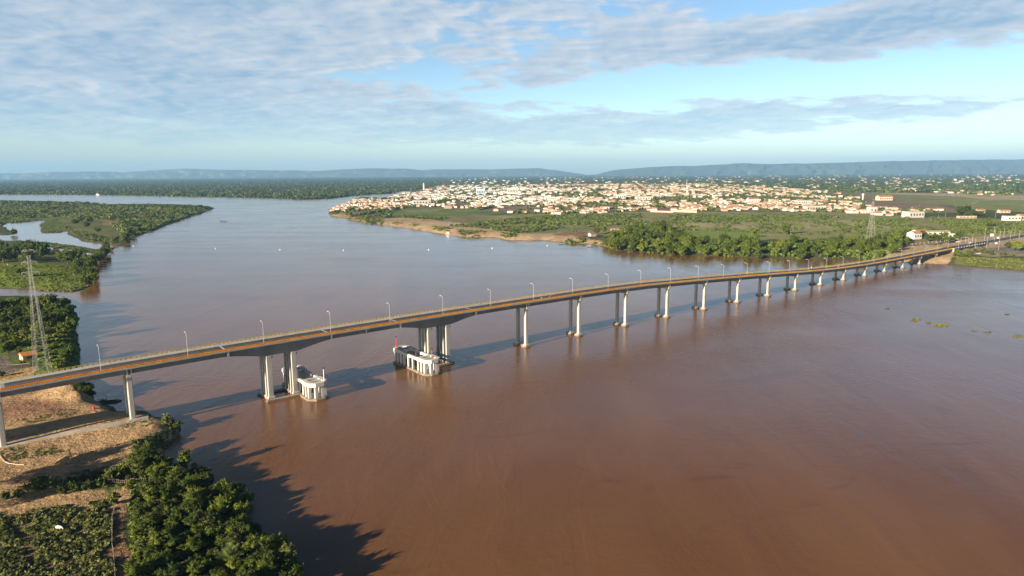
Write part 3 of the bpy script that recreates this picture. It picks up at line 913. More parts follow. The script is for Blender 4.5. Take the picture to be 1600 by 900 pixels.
def build_fender(c, s0, label, beacons):
    f = thing('pier_fender', label, 'fender', (0, 0, 0))
    s1 = s0 + 8.0; sc_ = (s0 + s1) / 2; n1, n0 = 13.9, -19.7
    for sgn, ne in ((1, n1), (-1, n0)):
        ni = ne - sgn * 9.2

        def octo(g, gi=0.0):
            p = [(s0 - g, ni - sgn * gi), (s0 - g, ne - sgn * 2.0), (s0 + 2.2, ne + sgn * g), (s1 - 2.2, ne + sgn * g), (s1 + g, ne - sgn * 2.0), (s1 + g, ni - sgn * gi)]
            return [tuple(sn(a, b)[:2]) for a, b in p]
        # top: a collar with two openings
        mb = MB()
        zt0, zt1 = 6.0, 7.7
        # collar as a ring: outer outline, inner two openings -> built from bars
        o = octo(.35)
        inn = [(s0 + 1.5, ni + sgn * .0), (s0 + 1.5, ne - sgn * 2.6), (s0 + 2.9, ne - sgn * 1.6), (s1 - 2.9, ne - sgn * 1.6), (s1 - 1.5, ne - sgn * 2.6), (s1 - 1.5, ni)]
        inn = [tuple(sn(a, b)[:2]) for a, b in inn]
        for i in range(5):
            q = [o[i], o[i + 1], inn[i + 1], inn[i]]
            mb.hexa([(x, y, zt0) for x, y in q] + [(x, y, zt1) for x, y in q])
        for nn, w in ((ni + sgn * .8, 1.6), (ni + sgn * 4.6, 1.1)):
            rbox(mb, sc_, nn, zt1 - .48, (5.04, w, .9))
        h = mb.build('head', MAT['pale_concrete'], f)
        bm = bmesh.new(); bm.from_mesh(h.data); bmesh.ops.recalc_face_normals(bm, faces=bm.faces); bm.to_mesh(h.data); bm.free()
        cols = [(s0 + .6, ni + sgn * .7), (s0 + .6, ni + sgn * 3.6), (s0 + .6, ni + sgn * 6.4), (s0 + 2.6, ne - sgn * .7), (s1 - 2.6, ne - sgn * .7),
                (s1 - .6, ni + sgn * .7), (s1 - .6, ni + sgn * 3.6), (s1 - .6, ni + sgn * 6.4)]
        for a, b in cols:
            mb = MB(); rbox(mb, a, b, 3.4, (1.15, 1.15, 5.19)); mb.build('column', MAT['pale_concrete'], f)
        mb = MB(); mb.prism(octo(.7) if sgn > 0 else octo(.7)[::-1], -1.5, .8)
        b = mb.build('base_slab', MAT['pale_concrete'], f)
        bm = bmesh.new(); bm.from_mesh(b.data); bmesh.ops.recalc_face_normals(bm, faces=bm.faces); bm.to_mesh(b.data); bm.free()
    L = (n1 - n0) - 18.4; nc = (n1 + n0) / 2
    for a in (s0 + .4, s1 - .4):
        mb = MB(); rbox(mb, a, nc, 6.7, (1.1, L - .1, 1.2)); mb.build('beam', MAT['pale_concrete'], f)
        mb = MB(); rbox(mb, a, nc, -.25, (1.4, L + .2, 1.9)); mb.build('sill_beam', MAT['pale_concrete'], f)
        for q in (-5.0, -1.0, 3.2):
            mb = MB(); rbox(mb, a, nc + q, 3.4, (.9, .9, 5.35)); mb.build('column', MAT['pale_concrete'], f)
    for (a, b, m, zz) in beacons:
        p = sn(a, b, 7.7); mb = MB(); mb.tube(p, p + np.array([0, 0, zz]), .16, .11, 7, 0)
        mb.tube(p + np.array([0, 0, zz]), p + np.array([0, 0, zz + .5]), .42, .42, 8, 1); mb.tube(p, p + np.array([0, 0, .3]), .4, .4, 8, 0)
        mb.build('beacon', [MAT[m], MAT['black_metal']], f)
    return f


build_fender(S_M1, -368.2, 'white concrete ship fender with a white beacon pole beside the nearer main pier', [(-361.4, 12.2, 'white_paint', 5.2)])
build_fender(S_M2, -311.4, 'white concrete ship fender with red beacon poles beside the farther main pier', [(-309.5, -18.6, 'red_paint', 5.0), (-305.8, 9.2, 'red_paint', 3.6)])


# ------------------------------------------------------------------ street lamps along the bridge
def make_lamp(label, group, hgt=9.6):
    t = thing('street_lamp', label, 'street lamp', (0, 0, 0), 0, group)
    mb = MB(); mb.tube((0, 0, 0), (0, 0, .6), .13, .11, 8); mb.tube((0, 0, .6), (0, 0, hgt * .88), .065, .042, 8); mb.build('post', MAT['galvanised'], t)
    mb = MB(); pts = [(0, 0, hgt * .88), (0, .25, hgt * .95), (0, .8, hgt * .99), (0, 1.7, hgt)]
    mb.path(pts, [.065, .055, .05, .045], 6); mb.build('arm', MAT['galvanised'], t)
    mb = MB(); mb.box((0, 2.05, hgt), (.28, .7, .13)); mb.build('lamp_head', MAT['white_paint'], t)
    return t


lamp0 = make_lamp('pale curved-arm street lamp standing on the kerb of the bridge', 'street lamps along the bridge')
for i in range(31):
    o = lamp0 if i == 0 else copy_tree(lamp0)
    s = -470.0 + 29.3 * i
    o.location = sn(s, 1.75, float(ROADZ(s)) + .2)
    o.rotation_euler = (0, 0, math.atan2(-BN[1], -BN[0]) - math.pi / 2)


# ------------------------------------------------------------------ road, kerbs and poles beyond the far end
def build_far_road():
    o = strip('road', MAT['asphalt'], 2.4, -9.4, 364.0, 1150.0, .05, None, step=10); tag(o, kind='structure')
    for n in (1.9, -3.5, -8.9):
        tag(strip('road_marking', MAT['road_paint'], n - .1, n + .1, 366.0, 900.0, .058, None, dash=(5, 5) if n == -3.5 else None), kind='structure')
    for n in (2.6, -9.6):
        tag(sweep('kerb', MAT['kerb_concrete'], lambda s, n=n: [(n + .2, -.4), (n + .2, .22), (n - .2, .22), (n - .2, -.4)], 366.5, 900.0), kind='structure')
    w = thing('retaining_wall', 'retaining wall with painted shade holding up the road past the bridge end', 'wall', (0, 0, 0))
    sweep('wall_face', MAT['wall_shaded'], lambda s: [(3.3, -5.5), (3.3, .1), (2.9, .1), (2.9, -5.5)], 366.2, 470.0, w)
    g = 'guard posts along the road edge'
    for i in range(12):
        s = 370 + i * 8.0
        mb = MB(); mb.box((0, 0, .45), (.8, .25, .9)); mb.box((0, 0, .96), (.9, .32, .12))
        p = mb.build('guard_post', MAT['white_paint']); p.location = sn(s, 3.1, float(ROADZ(s)) + .1); p.rotation_euler = (0, 0, math.atan2(BD[1], BD[0]))
        tag(p, 'white guard post on the retaining wall at the road edge', 'guard post', g)


build_far_road()

pole0 = None


def make_pole(label, group, hgt=9.5, cross=True):
    t = thing('utility_pole', label, 'pole', (0, 0, 0), 0, group)
    mb = MB(); mb.tube((0, 0, -.5), (0, 0, hgt), .15, .10, 7); mb.build('post', MAT['pier_concrete'], t)
    mb = MB(); mb.box((0, 0, hgt - .6), (1.9, .12, .12)); mb.build('crossarm', MAT['wood_grey'], t)
    return t


pole0 = make_pole('slim pale concrete power pole in the grassland before the town', 'power poles in the grassland')
POLES = [(1235, 371, 355), (1442, 343, 333), (1428, 336, 328), (1380, 338, 330), (1477, 341, 331), (1466, 340.5, 336), (1436, 327, 320), (1555, 341, 330), (1588, 352, 345),
         (1465, 309, 303), (1473, 309, 303), (1489, 309, 303), (1581, 308, 301)]
for i, (x, y, yt) in enumerate(POLES):
    o = pole0 if i == 0 else copy_tree(pole0)
    p = gnd(x, y); o.location = p
    k = (y - yt) / F * math.hypot(p[0], p[1]) / 9.5
    o.scale = (1, 1, max(.7, k)); o.rotation_euler = (0, 0, .5 + .3 * i)
ROADPOLES = [(1538, 377, 359), (1552, 374, 357), (1585, 369, 357), (1568, 373, 361), (1592, 374, 363), (1578, 378, 366), (1541, 391, 373), (1560, 391, 366), (1523, 391, 376),
             (1501, 381, 373), (1508, 381, 372), (1519, 380, 368), (1553, 381, 366)]
lampr = None
for i, (x, y, yt) in enumerate(ROADPOLES):
    if lampr is None:
        lampr = o = make_pole('tall pale lamp pole standing beside the road at the bridge end', 'pale poles beside the road past the bridge')
    else:
        o = copy_tree(lampr)
    p = gnd(x, y); o.location = p
    o.scale = (1, 1, (y - yt) / F * math.hypot(p[0], p[1]) / 9.5); o.rotation_euler = (0, 0, 1.2 + .2 * i)
# short white fence posts on the grass above the sandy slope
fp = thing('wire_fence', 'low wire fence with pale posts above the sandy slope', 'fence', (0, 0, 0))
pp = [gnd(1425 + i * 6.3, 382.5 - i * .62) for i in range(10)]
for i, p in enumerate(pp):
    mb = MB(); mb.box((p[0], p[1], p[2] + .9), (.25, .25, 2.2)); mb.build('post', MAT['pale_concrete'], fp)
mb = MB()
for a, b in zip(pp[:-1], pp[1:]):
    for hh in (.7, 1.5):
        mb.tube(a + np.array([0, 0, hh]), b + np.array([0, 0, hh]), .03, .03, 4)
mb.build('wire', MAT['galvanised'], fp)
# sign boards
for i, (x, y, w, h, lab) in enumerate([(1549, 371.5, 3.6, 5.0, 'large white notice board beside the road with poles'), (1559, 374, 2.4, 3.0, 'small white square sign on a post beside the road'),
                                       (1556, 384.5, 2.6, 2.0, 'low white sign at the kerb of the car park')]):
    p = gnd(x, y); t = thing('road_sign', lab, 'sign', tuple(p), -.2)
    mb = MB(); mb.box((-w * .3, 0, h * .3), (.15, .15, h * .6 + .3)); mb.box((w * .3, 0, h * .3), (.15, .15, h * .6 + .3)); mb.build('post', MAT['galvanised'], t)
    mb = MB(); mb.box((0, -.1, h * .75), (w, .12, h * .6)); mb.build('panel', MAT['white_paint'], t)


# ------------------------------------------------------------------ lattice towers of the river power line
def lattice_tower(name, label, base, H, w0, w1, rot):
    t = thing(name, label, 'tower', tuple(base), rot)
    n = 15; zs = [H * .93 * (1 - (1 - i / n) ** 1.25) for i in range(n + 1)]
    wid = lambda z: w0 + (w1 - w0) * min(1, z / (H * .80)) ** .92
    cor = lambda z, i: np.array([(-1, -1), (1, -1), (1, 1), (-1, 1)][i]) * wid(z) / 2
    for i in range(4):
        mb = MB()
        for a in range(n):
            p, q = cor(zs[a], i), cor(zs[a + 1], i); mb.tube((*p, zs[a]), (*q, zs[a + 1]), .055, .055, 5)
            # each leg is itself a slim lattice
            if a < 12:
                off = np.array([(-1, -1), (1, -1), (1, 1), (-1, 1)][i]) * -.75 * (1 - a / 15)
                mb.tube((*(p + off), zs[a]), (*(q + off), zs[a + 1]), .032, .032, 4)
                mb.tube((*p, zs[a]), (*(q + off), zs[a + 1]), .02, .02, 4); mb.tube((*(p + off), zs[a]), (*q, zs[a + 1]), .02, .02, 4)
        mb.build('leg', MAT['lattice_steel'], t)
    mb = MB()
    for a in range(n):
        for i in range(4):
            j = (i + 1) % 4
            mb.tube((*cor(zs[a], i), zs[a]), (*cor(zs[a + 1], j), zs[a + 1]), .02, .02, 4)
            mb.tube((*cor(zs[a], j), zs[a]), (*cor(zs[a + 1], i), zs[a + 1]), .02, .02, 4)
            mb.tube((*cor(zs[a + 1], i), zs[a + 1]), (*cor(zs[a + 1], j), zs[a + 1]), .02, .02, 4)
    mb.build('lattice', MAT['lattice_steel'], t)
    for k, zz in enumerate((H * .80, H * .88, H * .97)):
        mb = MB(); L = (3.4, 2.9, 2.3)[k]
        for sg in (-1, 1):
            w = wid(zz) / 2
            for y in (-w, w):
                mb.tube((sg * w, y, zz - .5), (sg * L, 0, zz), .05, .04, 4); mb.tube((sg * w, y, zz + .5), (sg * L, 0, zz), .05, .04, 4)
            mb.tube((sg * L, 0, zz), (sg * L, 0, zz - 1.2), .09, .09, 5)
        mb.tube((-L, 0, zz), (L, 0, zz), .05, .05, 4)
        mb.build('crossarm', MAT['lattice_steel'], t)
    return t


bL = at(67, 581, 4.0)
lattice_tower('power_pylon', 'tall grey lattice pylon behind the bridge beside the orange roofed hut', (bL[0], bL[1], ground_z(bL[0], bL[1]) - .3), 59.0, 6.2, 1.1, .35)
bR = gnd(1359.5, 377)
lattice_tower('power_pylon', 'distant thin lattice pylon rising from the far riverbank trees', tuple(bR), 55.0, 9.0, 1.6, .5)

# ------------------------------------------------------------------ vegetation
rng = np.random.default_rng(11)


def leaf_quads(cen, nrm, size, rg, asp=1.0):
    """diamond-ish leaf clumps: centres (n,3), normals (n,3), size (n,)"""
    n = len(cen)
    nrm = nrm / (np.linalg.norm(nrm, axis=1, keepdims=True) + 1e-9)
    t = rg.normal(size=(n, 3)); a = np.cross(nrm, t); a /= np.linalg.norm(a, axis=1, keepdims=True) + 1e-9
    b = np.cross(nrm, a)
    s = size[:, None]
    fold = nrm * s * rg.uniform(-.25, .25, (n, 1))
    p = np.stack([cen - a * s * .5, cen - b * s * .5 * asp + fold, cen + a * s * .5, cen + b * s * .5 * asp + fold], 1)
    return p


def crown_mesh(name, seed, rx, rz, zc, nl, nq, size, mat, low=0.0, lobe=(.18, .42), ragged=.55):
    rg = np.random.default_rng(seed)
    d = rg.normal(size=(nl, 3)); d /= np.linalg.norm(d, axis=1, keepdims=True); d[:, 2] = np.maximum(d[:, 2], -.45 - low)
    rad = rg.uniform(.25, .92, nl) ** .8
    lc = d * rad[:, None] * np.array([rx, rx * rg.uniform(.8, 1.1), rz]); lr = rg.uniform(*lobe, nl) * min(rx, rz * 1.2)
    w = lr ** 2; li = rg.choice(nl, nq, p=w / w.sum())
    v = rg.normal(size=(nq, 3)); v /= np.linalg.norm(v, axis=1, keepdims=True)
    flip = rg.random(nq) < .55; v[:, 2] = np.where(flip, np.abs(v[:, 2]), v[:, 2])
    rr = lr[li] * (1 - ragged * rg.random(nq) ** 1.5) * (1 + .22 * rg.random(nq) ** 4)
    cen = lc[li] + v * rr[:, None] * np.array([1, 1, .85]); cen[:, 2] += zc
    cen[:, 2] = np.maximum(cen[:, 2], .15)
    # leafy shoots that break the outline
    ns = 46; sv = rg.normal(size=(ns, 3)); sv[:, 2] = np.abs(sv[:, 2]) * 1.3; sv /= np.linalg.norm(sv, axis=1, keepdims=True)
    sl = rg.choice(nl, ns); base_ = lc[sl] + sv * lr[sl][:, None] * .8; L = rg.uniform(.25, .62, ns) * min(rx, rz)
    ms = nq // 4; k = rg.choice(ns, ms); f = rg.random(ms)
    cen[-ms:] = base_[k] + (sv[k] + np.array([0, 0, .45])) * (L[k] * f)[:, None] + rg.normal(size=(ms, 3)) * (.13 * L[k] * (1.15 - f))[:, None]
    cen[-ms:, 2] += zc; cen[:, 2] = np.maximum(cen[:, 2], .15); li[-ms:] = sl[k]
    nr = v + rg.normal(size=(nq, 3)) * .55 + np.array([0, 0, .25])
    p = leaf_quads(cen, nr, size * rg.uniform(.6, 1.45, nq), rg, .55)
    q = np.arange(nq * 4).reshape(-1, 4)
    lob = rg.random(nl)[li] * .55 + rg.random(nq) * .45
    return np_mesh(name, p.reshape(-1, 3), q, mat, {'tint': ('FLOAT', np.repeat(lob, 4))})


def trunk_mesh(name, seed, h, r, spread, stems=1):
    rg = random.Random(seed); mb = MB()
    for k in range(stems):
        a0 = rg.uniform(0, 6.28); lean = rg.uniform(.02, .10) + (.16 if stems > 1 else 0)
        p = [Vector((0, 0, -.6))]
        for i in range(1, 5):
            p.append(Vector((math.cos(a0) * lean * h * i / 4 + rg.uniform(-.1, .1), math.sin(a0) * lean * h * i / 4 + rg.uniform(-.1, .1), h * i / 4)))
        rs = [r * (1.25 - .2 * i) for i in range(5)]
        mb.path(p, rs, 7)
        for j in range(5):
            b = p[2 + j % 3]; a = a0 + j * 1.4 + rg.uniform(-.4, .4); L = spread * rg.uniform(.5, .9)
            m = b + Vector((math.cos(a) * L * .5, math.sin(a) * L * .5, L * .45)); e = m + Vector((math.cos(a) * L * .5, math.sin(a) * L * .5, L * .25))
            mb.path([b, m, e], [r * .5, r * .33, r * .14], 5)
    o = mb.build(name, MAT['bark']); me = o.data; bpy.data.objects.remove(o)
    return me


# kinds of tree: (crown mesh, trunk mesh); near ones have small leaves, far ones coarser
VAR = {}
for i in range(5):
    VAR.setdefault('round', []).append((crown_mesh('crown', 100 + i, 3.6, 2.8, 4.6, 42, 8200, .46, LEAF[('deep', 'fresh', 'olive', 'deep', 'fresh')[i]], low=.3), trunk_mesh('trunk', i, 4.2, .22, 2.6)))
    VAR.setdefault('tall', []).append((crown_mesh('crown', 200 + i, 2.7, 3.6, 5.6, 42, 7600, .44, LEAF[('fresh', 'deep', 'deep', 'olive', 'fresh')[i]], low=.4), trunk_mesh('trunk', 20 + i, 5.4, .20, 2.2)))
    VAR.setdefault('bush', []).append((crown_mesh('crown', 300 + i, 2.0, 1.3, 1.25, 18, 2300, .38, LEAF['olive'] if i % 2 else LEAF['deep'], low=.5), trunk_mesh('trunk', 40 + i, 1.3, .09, 1.2, 3)))
    VAR.setdefault('bank', []).append((crown_mesh('crown', 400 + i, 5.6, 4.6, 6.8, 24, 2700, 1.25, LEAF['fresh'] if i % 2 else LEAF['deep'], low=.4), trunk_mesh('trunk', 60 + i, 6.5, .35, 4.0)))
    VAR.setdefault('dark', []).append((crown_mesh('crown', 500 + i, 5.4, 4.3, 5.6, 24, 3000, 1.05, LEAF['deep'] if i != 2 else LEAF['olive'], low=.5), trunk_mesh('trunk', 80 + i, 5.5, .32, 3.6)))
for i in range(2):
    VAR.setdefault('dry', []).append((crown_mesh('crown', 600 + i, 1.8, 1.2, 1.6, 8, 420, .30, LEAF['dry'], low=.3), trunk_mesh('trunk', 95 + i, 1.7, .07, 1.5, 4)))

NTREE = [0]


def tree(kind, x, y, z, k, name, label, group, rg, flat=1.0):
    cm, tm = VAR[kind][rg.integers(len(VAR[kind]))]
    t = thing(name, label, 'bush' if kind in ('bush', 'dry') else 'tree', (x, y, z), rg.uniform(0, 6.28), group)
    t.scale = (k * rg.uniform(.9, 1.12), k * rg.uniform(.9, 1.12), k * flat * rg.uniform(.88, 1.15))
    link('trunk', tm, t); link('crown', cm, t)
    NTREE[0] += 1
    return t


def scatter(poly_pts, n, mind, seed, hc=3.0, tries=60):
    """ground points under crowns seen inside a photo outline, no two nearer than mind metres"""
    rg = np.random.default_rng(seed); P = np.array(poly_pts); out = []
    lo, hi = P.min(0), P.max(0)
    W = np.array([gnd(x, y, hc)[:2] for x, y in poly_pts]); wl, wh = W.min(0), W.max(0)
    for _ in range(n * tries):
        if len(out) >= n: break
        c = rg.uniform(wl, wh)
        if not inside(W, np.array([c[0]]), np.array([c[1]]))[0]: continue
        if out and min((c[0] - q[0]) ** 2 + (c[1] - q[1]) ** 2 for q in out) < mind ** 2: continue
        out.append((c[0], c[1], max(ground_z(c[0], c[1]), -.3)))
    return out


def wood(poly, n, mind, seed, kinds, kr, name, label, group, hc=3.0, flat=1.0):
    rg = np.random.default_rng(seed + 1)
    for (x, y, z) in scatter(poly, n, mind, seed, hc):
        kd = kinds[rg.integers(len(kinds))]
        tree(kd, x, y, z - .1, rg.uniform(*kr), name, label, group, rg, flat)


def one(kind, px, py, k, name, label, seed, dz=1.5, flat=1.0, group=None):
    p = gnd(px, py, dz); return tree(kind, p[0], p[1], p[2] - .1, k, name, label, group, np.random.default_rng(seed), flat)


# riverside wood below the bridge on the near bank
WOOD_A = [(205, 716), (240, 702), (258, 722), (300, 718), (322, 745), (345, 770), (375, 800), (398, 815), (425, 842), (455, 868), (465, 895), (470, 935), (205, 935), (203, 900), (207, 830), (210, 795), (200, 770), (195, 745)]
wood(WOOD_A, 205, 2.6, 3, ['round', 'tall', 'tall', 'round', 'bush'], (.36, .86), 'riverside_tree', 'leafy green tree in the dense riverside wood below the bridge', 'trees of the wood below the bridge', 2.0, .66)
wood([(205, 938), (400, 938), (385, 1010), (205, 1010)], 34, 3.0, 5, ['round', 'tall', 'bush'], (.4, .8), 'riverside_tree', 'leafy green tree in the dense riverside wood below the bridge', 'trees of the wood below the bridge', 2.0, .66)
one('round', 232, 700, .75, 'riverside_tree', 'dark green tree at the top corner of the wood by the sandy slope', 5, 3)
one('tall', 290, 725, .72, 'riverside_tree', 'bright green tree overhanging the muddy water above the wood', 6, 3)
one('round', 350, 762, .75, 'riverside_tree', 'olive green tree leaning out over the river with a long shadow', 7, 3)
for i, (x, y, k) in enumerate([(322, 752, .7), (338, 772, .75), (362, 778, .7), (372, 764, .62), (388, 776, .55), (345, 792, .7), (375, 798, .6)]):
    one('round', x, y, k, 'riverside_tree', 'olive tree of the clump jutting into the flooded river edge', 400 + i, 2, .8, 'trees of the clump in the flooded edge')
one('round', 448, 874, .55, 'riverside_tree', 'yellowish feathery tree at the water edge of the wood', 9, 3)
one('dry', 240, 712, 1.35, 'bare_bush', 'reddish bare bush between the green trees and the river', 10, 1)
one('bush', 262, 660, 1.5, 'bank_bush', 'lone green bush on the dark bank point past the bridge column', 12, 1)
one('bush', 276, 668, 1.3, 'bank_bush', 'dark bush low on the shaded bank slope at the waterline', 13, .5)
one('round', 62, 765, .85, 'field_bush', 'large round dark green bush beside the sandy track', 14, 2, .8)
one('bush', 178, 783, 1.25, 'field_bush', 'grey green bush at the bend of the sandy track', 15, 1, 1.1)
for i, (x, y, k) in enumerate([(8, 776, .8), (28, 772, .8), (100, 768, .9), (120, 764, 1.0), (138, 760, 1.0), (158, 756, 1.1), (172, 748, 1.3), (188, 742, 1.5), (92, 758, .9), (112, 752, .8), (132, 748, .8), (150, 744, .9)]):
    one('bush', x, y, k, 'hedge_bush', 'dark green bush in the rough hedge above the sandy track', 30 + i, .8, 1.0, 'bushes of the hedge above the track')
# trees just off the frame whose shadows reach across the sand
for i, (x, y) in enumerate([(-45, 768), (-75, 760), (-60, 790)]):
    one('round', x, y, 1.3, 'field_tree', 'leafy tree standing by the track at the edge of the field', 50 + i, 3, 1.15, 'trees by the track')

# left bank beyond the bridge
wood([(-60, 470), (60, 470), (112, 474), (118, 498), (118, 545), (118, 568), (88, 572), (76, 560), (62, 528), (30, 522), (-60, 520)], 92, 4.3, 60, ['dark', 'round', 'round', 'bank', 'bush'], (.5, .82),
     'bank_tree', 'dense dark tree on the near bank between the creek and the pylon', 'trees between the creek and the pylon', 2.5)
wood([(-50, 532), (30, 530), (38, 548), (20, 552), (-50, 540)], 9, 5.0, 64, ['round', 'bush'], (.8, 1.1), 'garden_tree', 'bright green tree beside the orange roofed hut and lane', 'trees beside the hut and lane', 2)
for i, (x, y, k) in enumerate([(35, 567, .8), (2, 585, 1.0), (-12, 600, 1.1)]):
    one('bush', x, y, k, 'garden_bush', ['yellow green bush in front of the orange roofed hut', 'grey green bush at the lane edge by the bridge railing', 'bush beside the lane under the bridge'][i], 70 + i, 1)
for i, (x, y, k) in enumerate([(130, 604, .56), (120, 600, .46), (139, 607, .46), (110, 598, .38), (142, 613, .34), (133, 611, .40)]):
    one('dark', x, y, k, 'mound_bush', 'dark bush covering the earth mound at the waterline', 410 + i, 1, .62, 'bushes on the earth mound')
one('bush', 136, 611, 1.2, 'mound_bush', 'dark low bush on the shaded side of the earth mound', 74, .5)
# meadow beyond the creek
wood([(-60, 386), (10, 382), (62, 385), (100, 392), (122, 397), (128, 408), (60, 412), (20, 408), (-60, 410)], 34, 8.5, 80, ['dark', 'dark', 'dark', 'bank'], (.95, 1.35),
     'meadow_tree', 'big dark round tree in the row along the back of the meadow', 'trees along the back of the meadow', 4)
wood([(118, 412), (150, 404), (168, 395), (160, 404), (147, 418), (146, 430), (147, 444), (126, 448), (116, 436)], 17, 7.0, 84, ['dark', 'bank', 'dark'], (.8, 1.15),
     'bank_tree', 'dark tree leaning over the river at the tip of the meadow', 'trees at the river tip of the meadow', 3)
one('dark', 34, 428, .95, 'meadow_tree', 'lone dark tree in the middle of the bright green meadow', 90, 3, .8)
wood([(152, 394), (176, 389), (170, 397), (156, 402)], 7, 7.0, 88, ['bush', 'round'], (1.0, 1.6), 'bank_bush', 'green bush on the narrow spit between the wetland and the river', 'bushes on the spit by the wetland', 1)
one('dark', 22, 365, .9, 'wetland_tree', 'small dark tree standing in the shallow wetland pool', 91, 2)
one('dark', 3, 352, 1.1, 'wetland_tree', 'dark tree at the edge of the wetland pool', 92, 2)
for i, (x, y, k) in enumerate([(152, 360, .9), (135, 353, 1.1), (118, 348, 1.2), (126, 344, 1.1), (140, 346, 1.2), (148, 370, .6), (192, 344, .9), (180, 375, 1.0), (195, 372, 1.3), (205, 366, 1.2), (198, 378, 1.0)]):
    one('dark', x, y, k, 'island_tree', 'dark tree standing alone in the olive grassland of the river point', 95 + i, 3, .85, 'single trees of the river point')

# far riverbank wood by the bridge end
wood([(945, 378), (985, 352), (1035, 347), (1070, 366), (1140, 376), (1290, 374), (1385, 366), (1425, 370), (1405, 388), (1378, 394), (1340, 399), (1200, 399), (1050, 393), (975, 388)], 165, 8.0, 120,
     ['bank', 'bank', 'bank', 'dark'], (.66, 1.02), 'riverbank_tree', 'full green tree in the wood along the far riverbank', 'trees of the far riverbank wood', 5)
for i, (x, y, k, lab) in enumerate([(1228, 361, 1.35, 'wide tree behind the riverbank wood with a long shadow on dry grass'), (1180, 365, .9, 'round tree at the back edge of the riverbank wood'),
                                    (897, 360, .75, 'lone dark tree between the pale field and the ploughed field'), (932, 361, 1.0, 'dark tree behind the small red roofed house at the fields'),
                                    (943, 359, 1.0, 'green tree beside the small red roofed house at the fields'), (1402, 377, .8, 'rounded bush tree at the foot of the sandy slope'),
                                    (1400, 371, .9, 'pale green tree on the grass above the sandy slope'), (1441, 366, .95, 'tree in front of the white building with the red roof'),
                                    (1460, 369, .75, 'tree below the long greenhouse'), (1475, 369, .9, 'broad tree beside the long greenhouse'), (1488, 372, .7, 'tree at the lower corner of the greenhouse yard'),
                                    (1497, 369, .9, 'dark tree right of the greenhouse next to the road'), (1418, 365, .95, 'dark tree left of the white building with the red roof'), (1450, 371, .9, 'tree hiding the corner of the greenhouse'), (1466, 371.5, .8, 'round tree in the greenhouse yard'), (1481, 374, .7, 'low tree at the yard fence by the road'),
                                    (1507, 332, 3.6, 'huge dark spreading tree behind the pale wall'), (1522, 334, 2.6, 'lower tree joined to the huge spreading tree'),
                                    (1590, 385, 1.1, 'bushy tree beside the car park at the road'), (1575, 381, .7, 'low hedge tree along the car park'),
                                    (1546, 362, .0, ''), (1542, 349, 1.2, 'scrub tree in the grassland near the power poles')]):
    if k: one('dark' if k > 2 else 'bank', x, y, k, 'field_tree', lab, 150 + i, 5, .42 if k > 2 else .85)
for i, (x, y, k) in enumerate([(1513, 395, 1.3), (1524, 393, .9), (1536, 395, 1.5), (1548, 397, .9), (1567, 398, 1.0), (1580, 399, .9), (1516, 400, 1.3), (1497, 398, 1.4), (1504, 402, 1.0)]):
    one('bush', x, y, k * 1.5, 'park_bush', 'small rounded shrub planted on the sandy park by the bridge end', 180 + i, .8, 1.0, 'shrubs of the park by the bridge end')


# ---- masses nobody could count
def mass(name, seed, items, nq, mat, group=None, label=None, squash=.75):
    """items: (x, y, z, r) -> one mesh of small leafy clumps"""
    rg = np.random.default_rng(seed); it = np.array(items); n = len(it)
    v = rg.normal(size=(n, nq, 3)); v /= np.linalg.norm(v, axis=2, keepdims=True); v[:, :, 2] = np.abs(v[:, :, 2]) * 1.0
    r = it[:, 3][:, None, None]; jit = rg.uniform(.7, 1.1, (n, nq, 1))
    cen = it[:, None, :3] + v * r * jit * np.array([1, 1, squash])
    nr = v + rg.normal(size=v.shape) * .45
    p = leaf_quads(cen.reshape(-1, 3), nr.reshape(-1, 3), (r[:, :, 0] * rg.uniform(.55, 1.15, (n, nq)) * (3.6 / math.sqrt(nq)) * 1.15).ravel(), rg)
    tint = np.repeat((rg.random((n, 1)) * .6 + rg.random((n, nq)) * .4).ravel(), 4)
    me = np_mesh(name, p.reshape(-1, 3), np.arange(n * nq * 4).reshape(-1, 4), mat, {'tint': ('FLOAT', tint)})
    o = link(name, me); tag(o, label, None, group, 'stuff'); return o


def px_scatter(polys, n, seed, rr, zmin=.6, keep=None, hc=1.0):
    rg = np.random.default_rng(seed); out = []; ar = []
    for P in polys:
        P = np.array(P); ar.append(abs(np.dot(P[:, 0], np.roll(P[:, 1], 1)) - np.dot(P[:, 1], np.roll(P[:, 0], 1))) / 2)
    ar = np.array(ar) / sum(ar)
    for P, f in zip(polys, ar):
        P = np.array(P); lo, hi = P.min(0), P.max(0); m = int(n * f)
        x, y = rg.uniform(lo[0], hi[0], m * 25), rg.uniform(lo[1], hi[1], m * 25)
        k = inside(P, x, y); x, y = x[k], y[k]
        if keep:
            k = keep(x, y, rg); x, y = x[k], y[k]
        X, Y, Z = gnd_v(x, y, hc); k = Z >= zmin
        X, Y, Z = X[k][:m], Y[k][:m], Z[k][:m]
        out.append(np.stack([X, Y, Z - .2, rg.uniform(*rr, len(X))], 1))
    return np.concatenate(out)


nz2 = lambda x, y, sx, sy, sd: fbm(x / sx, y / sy, sd, 3)
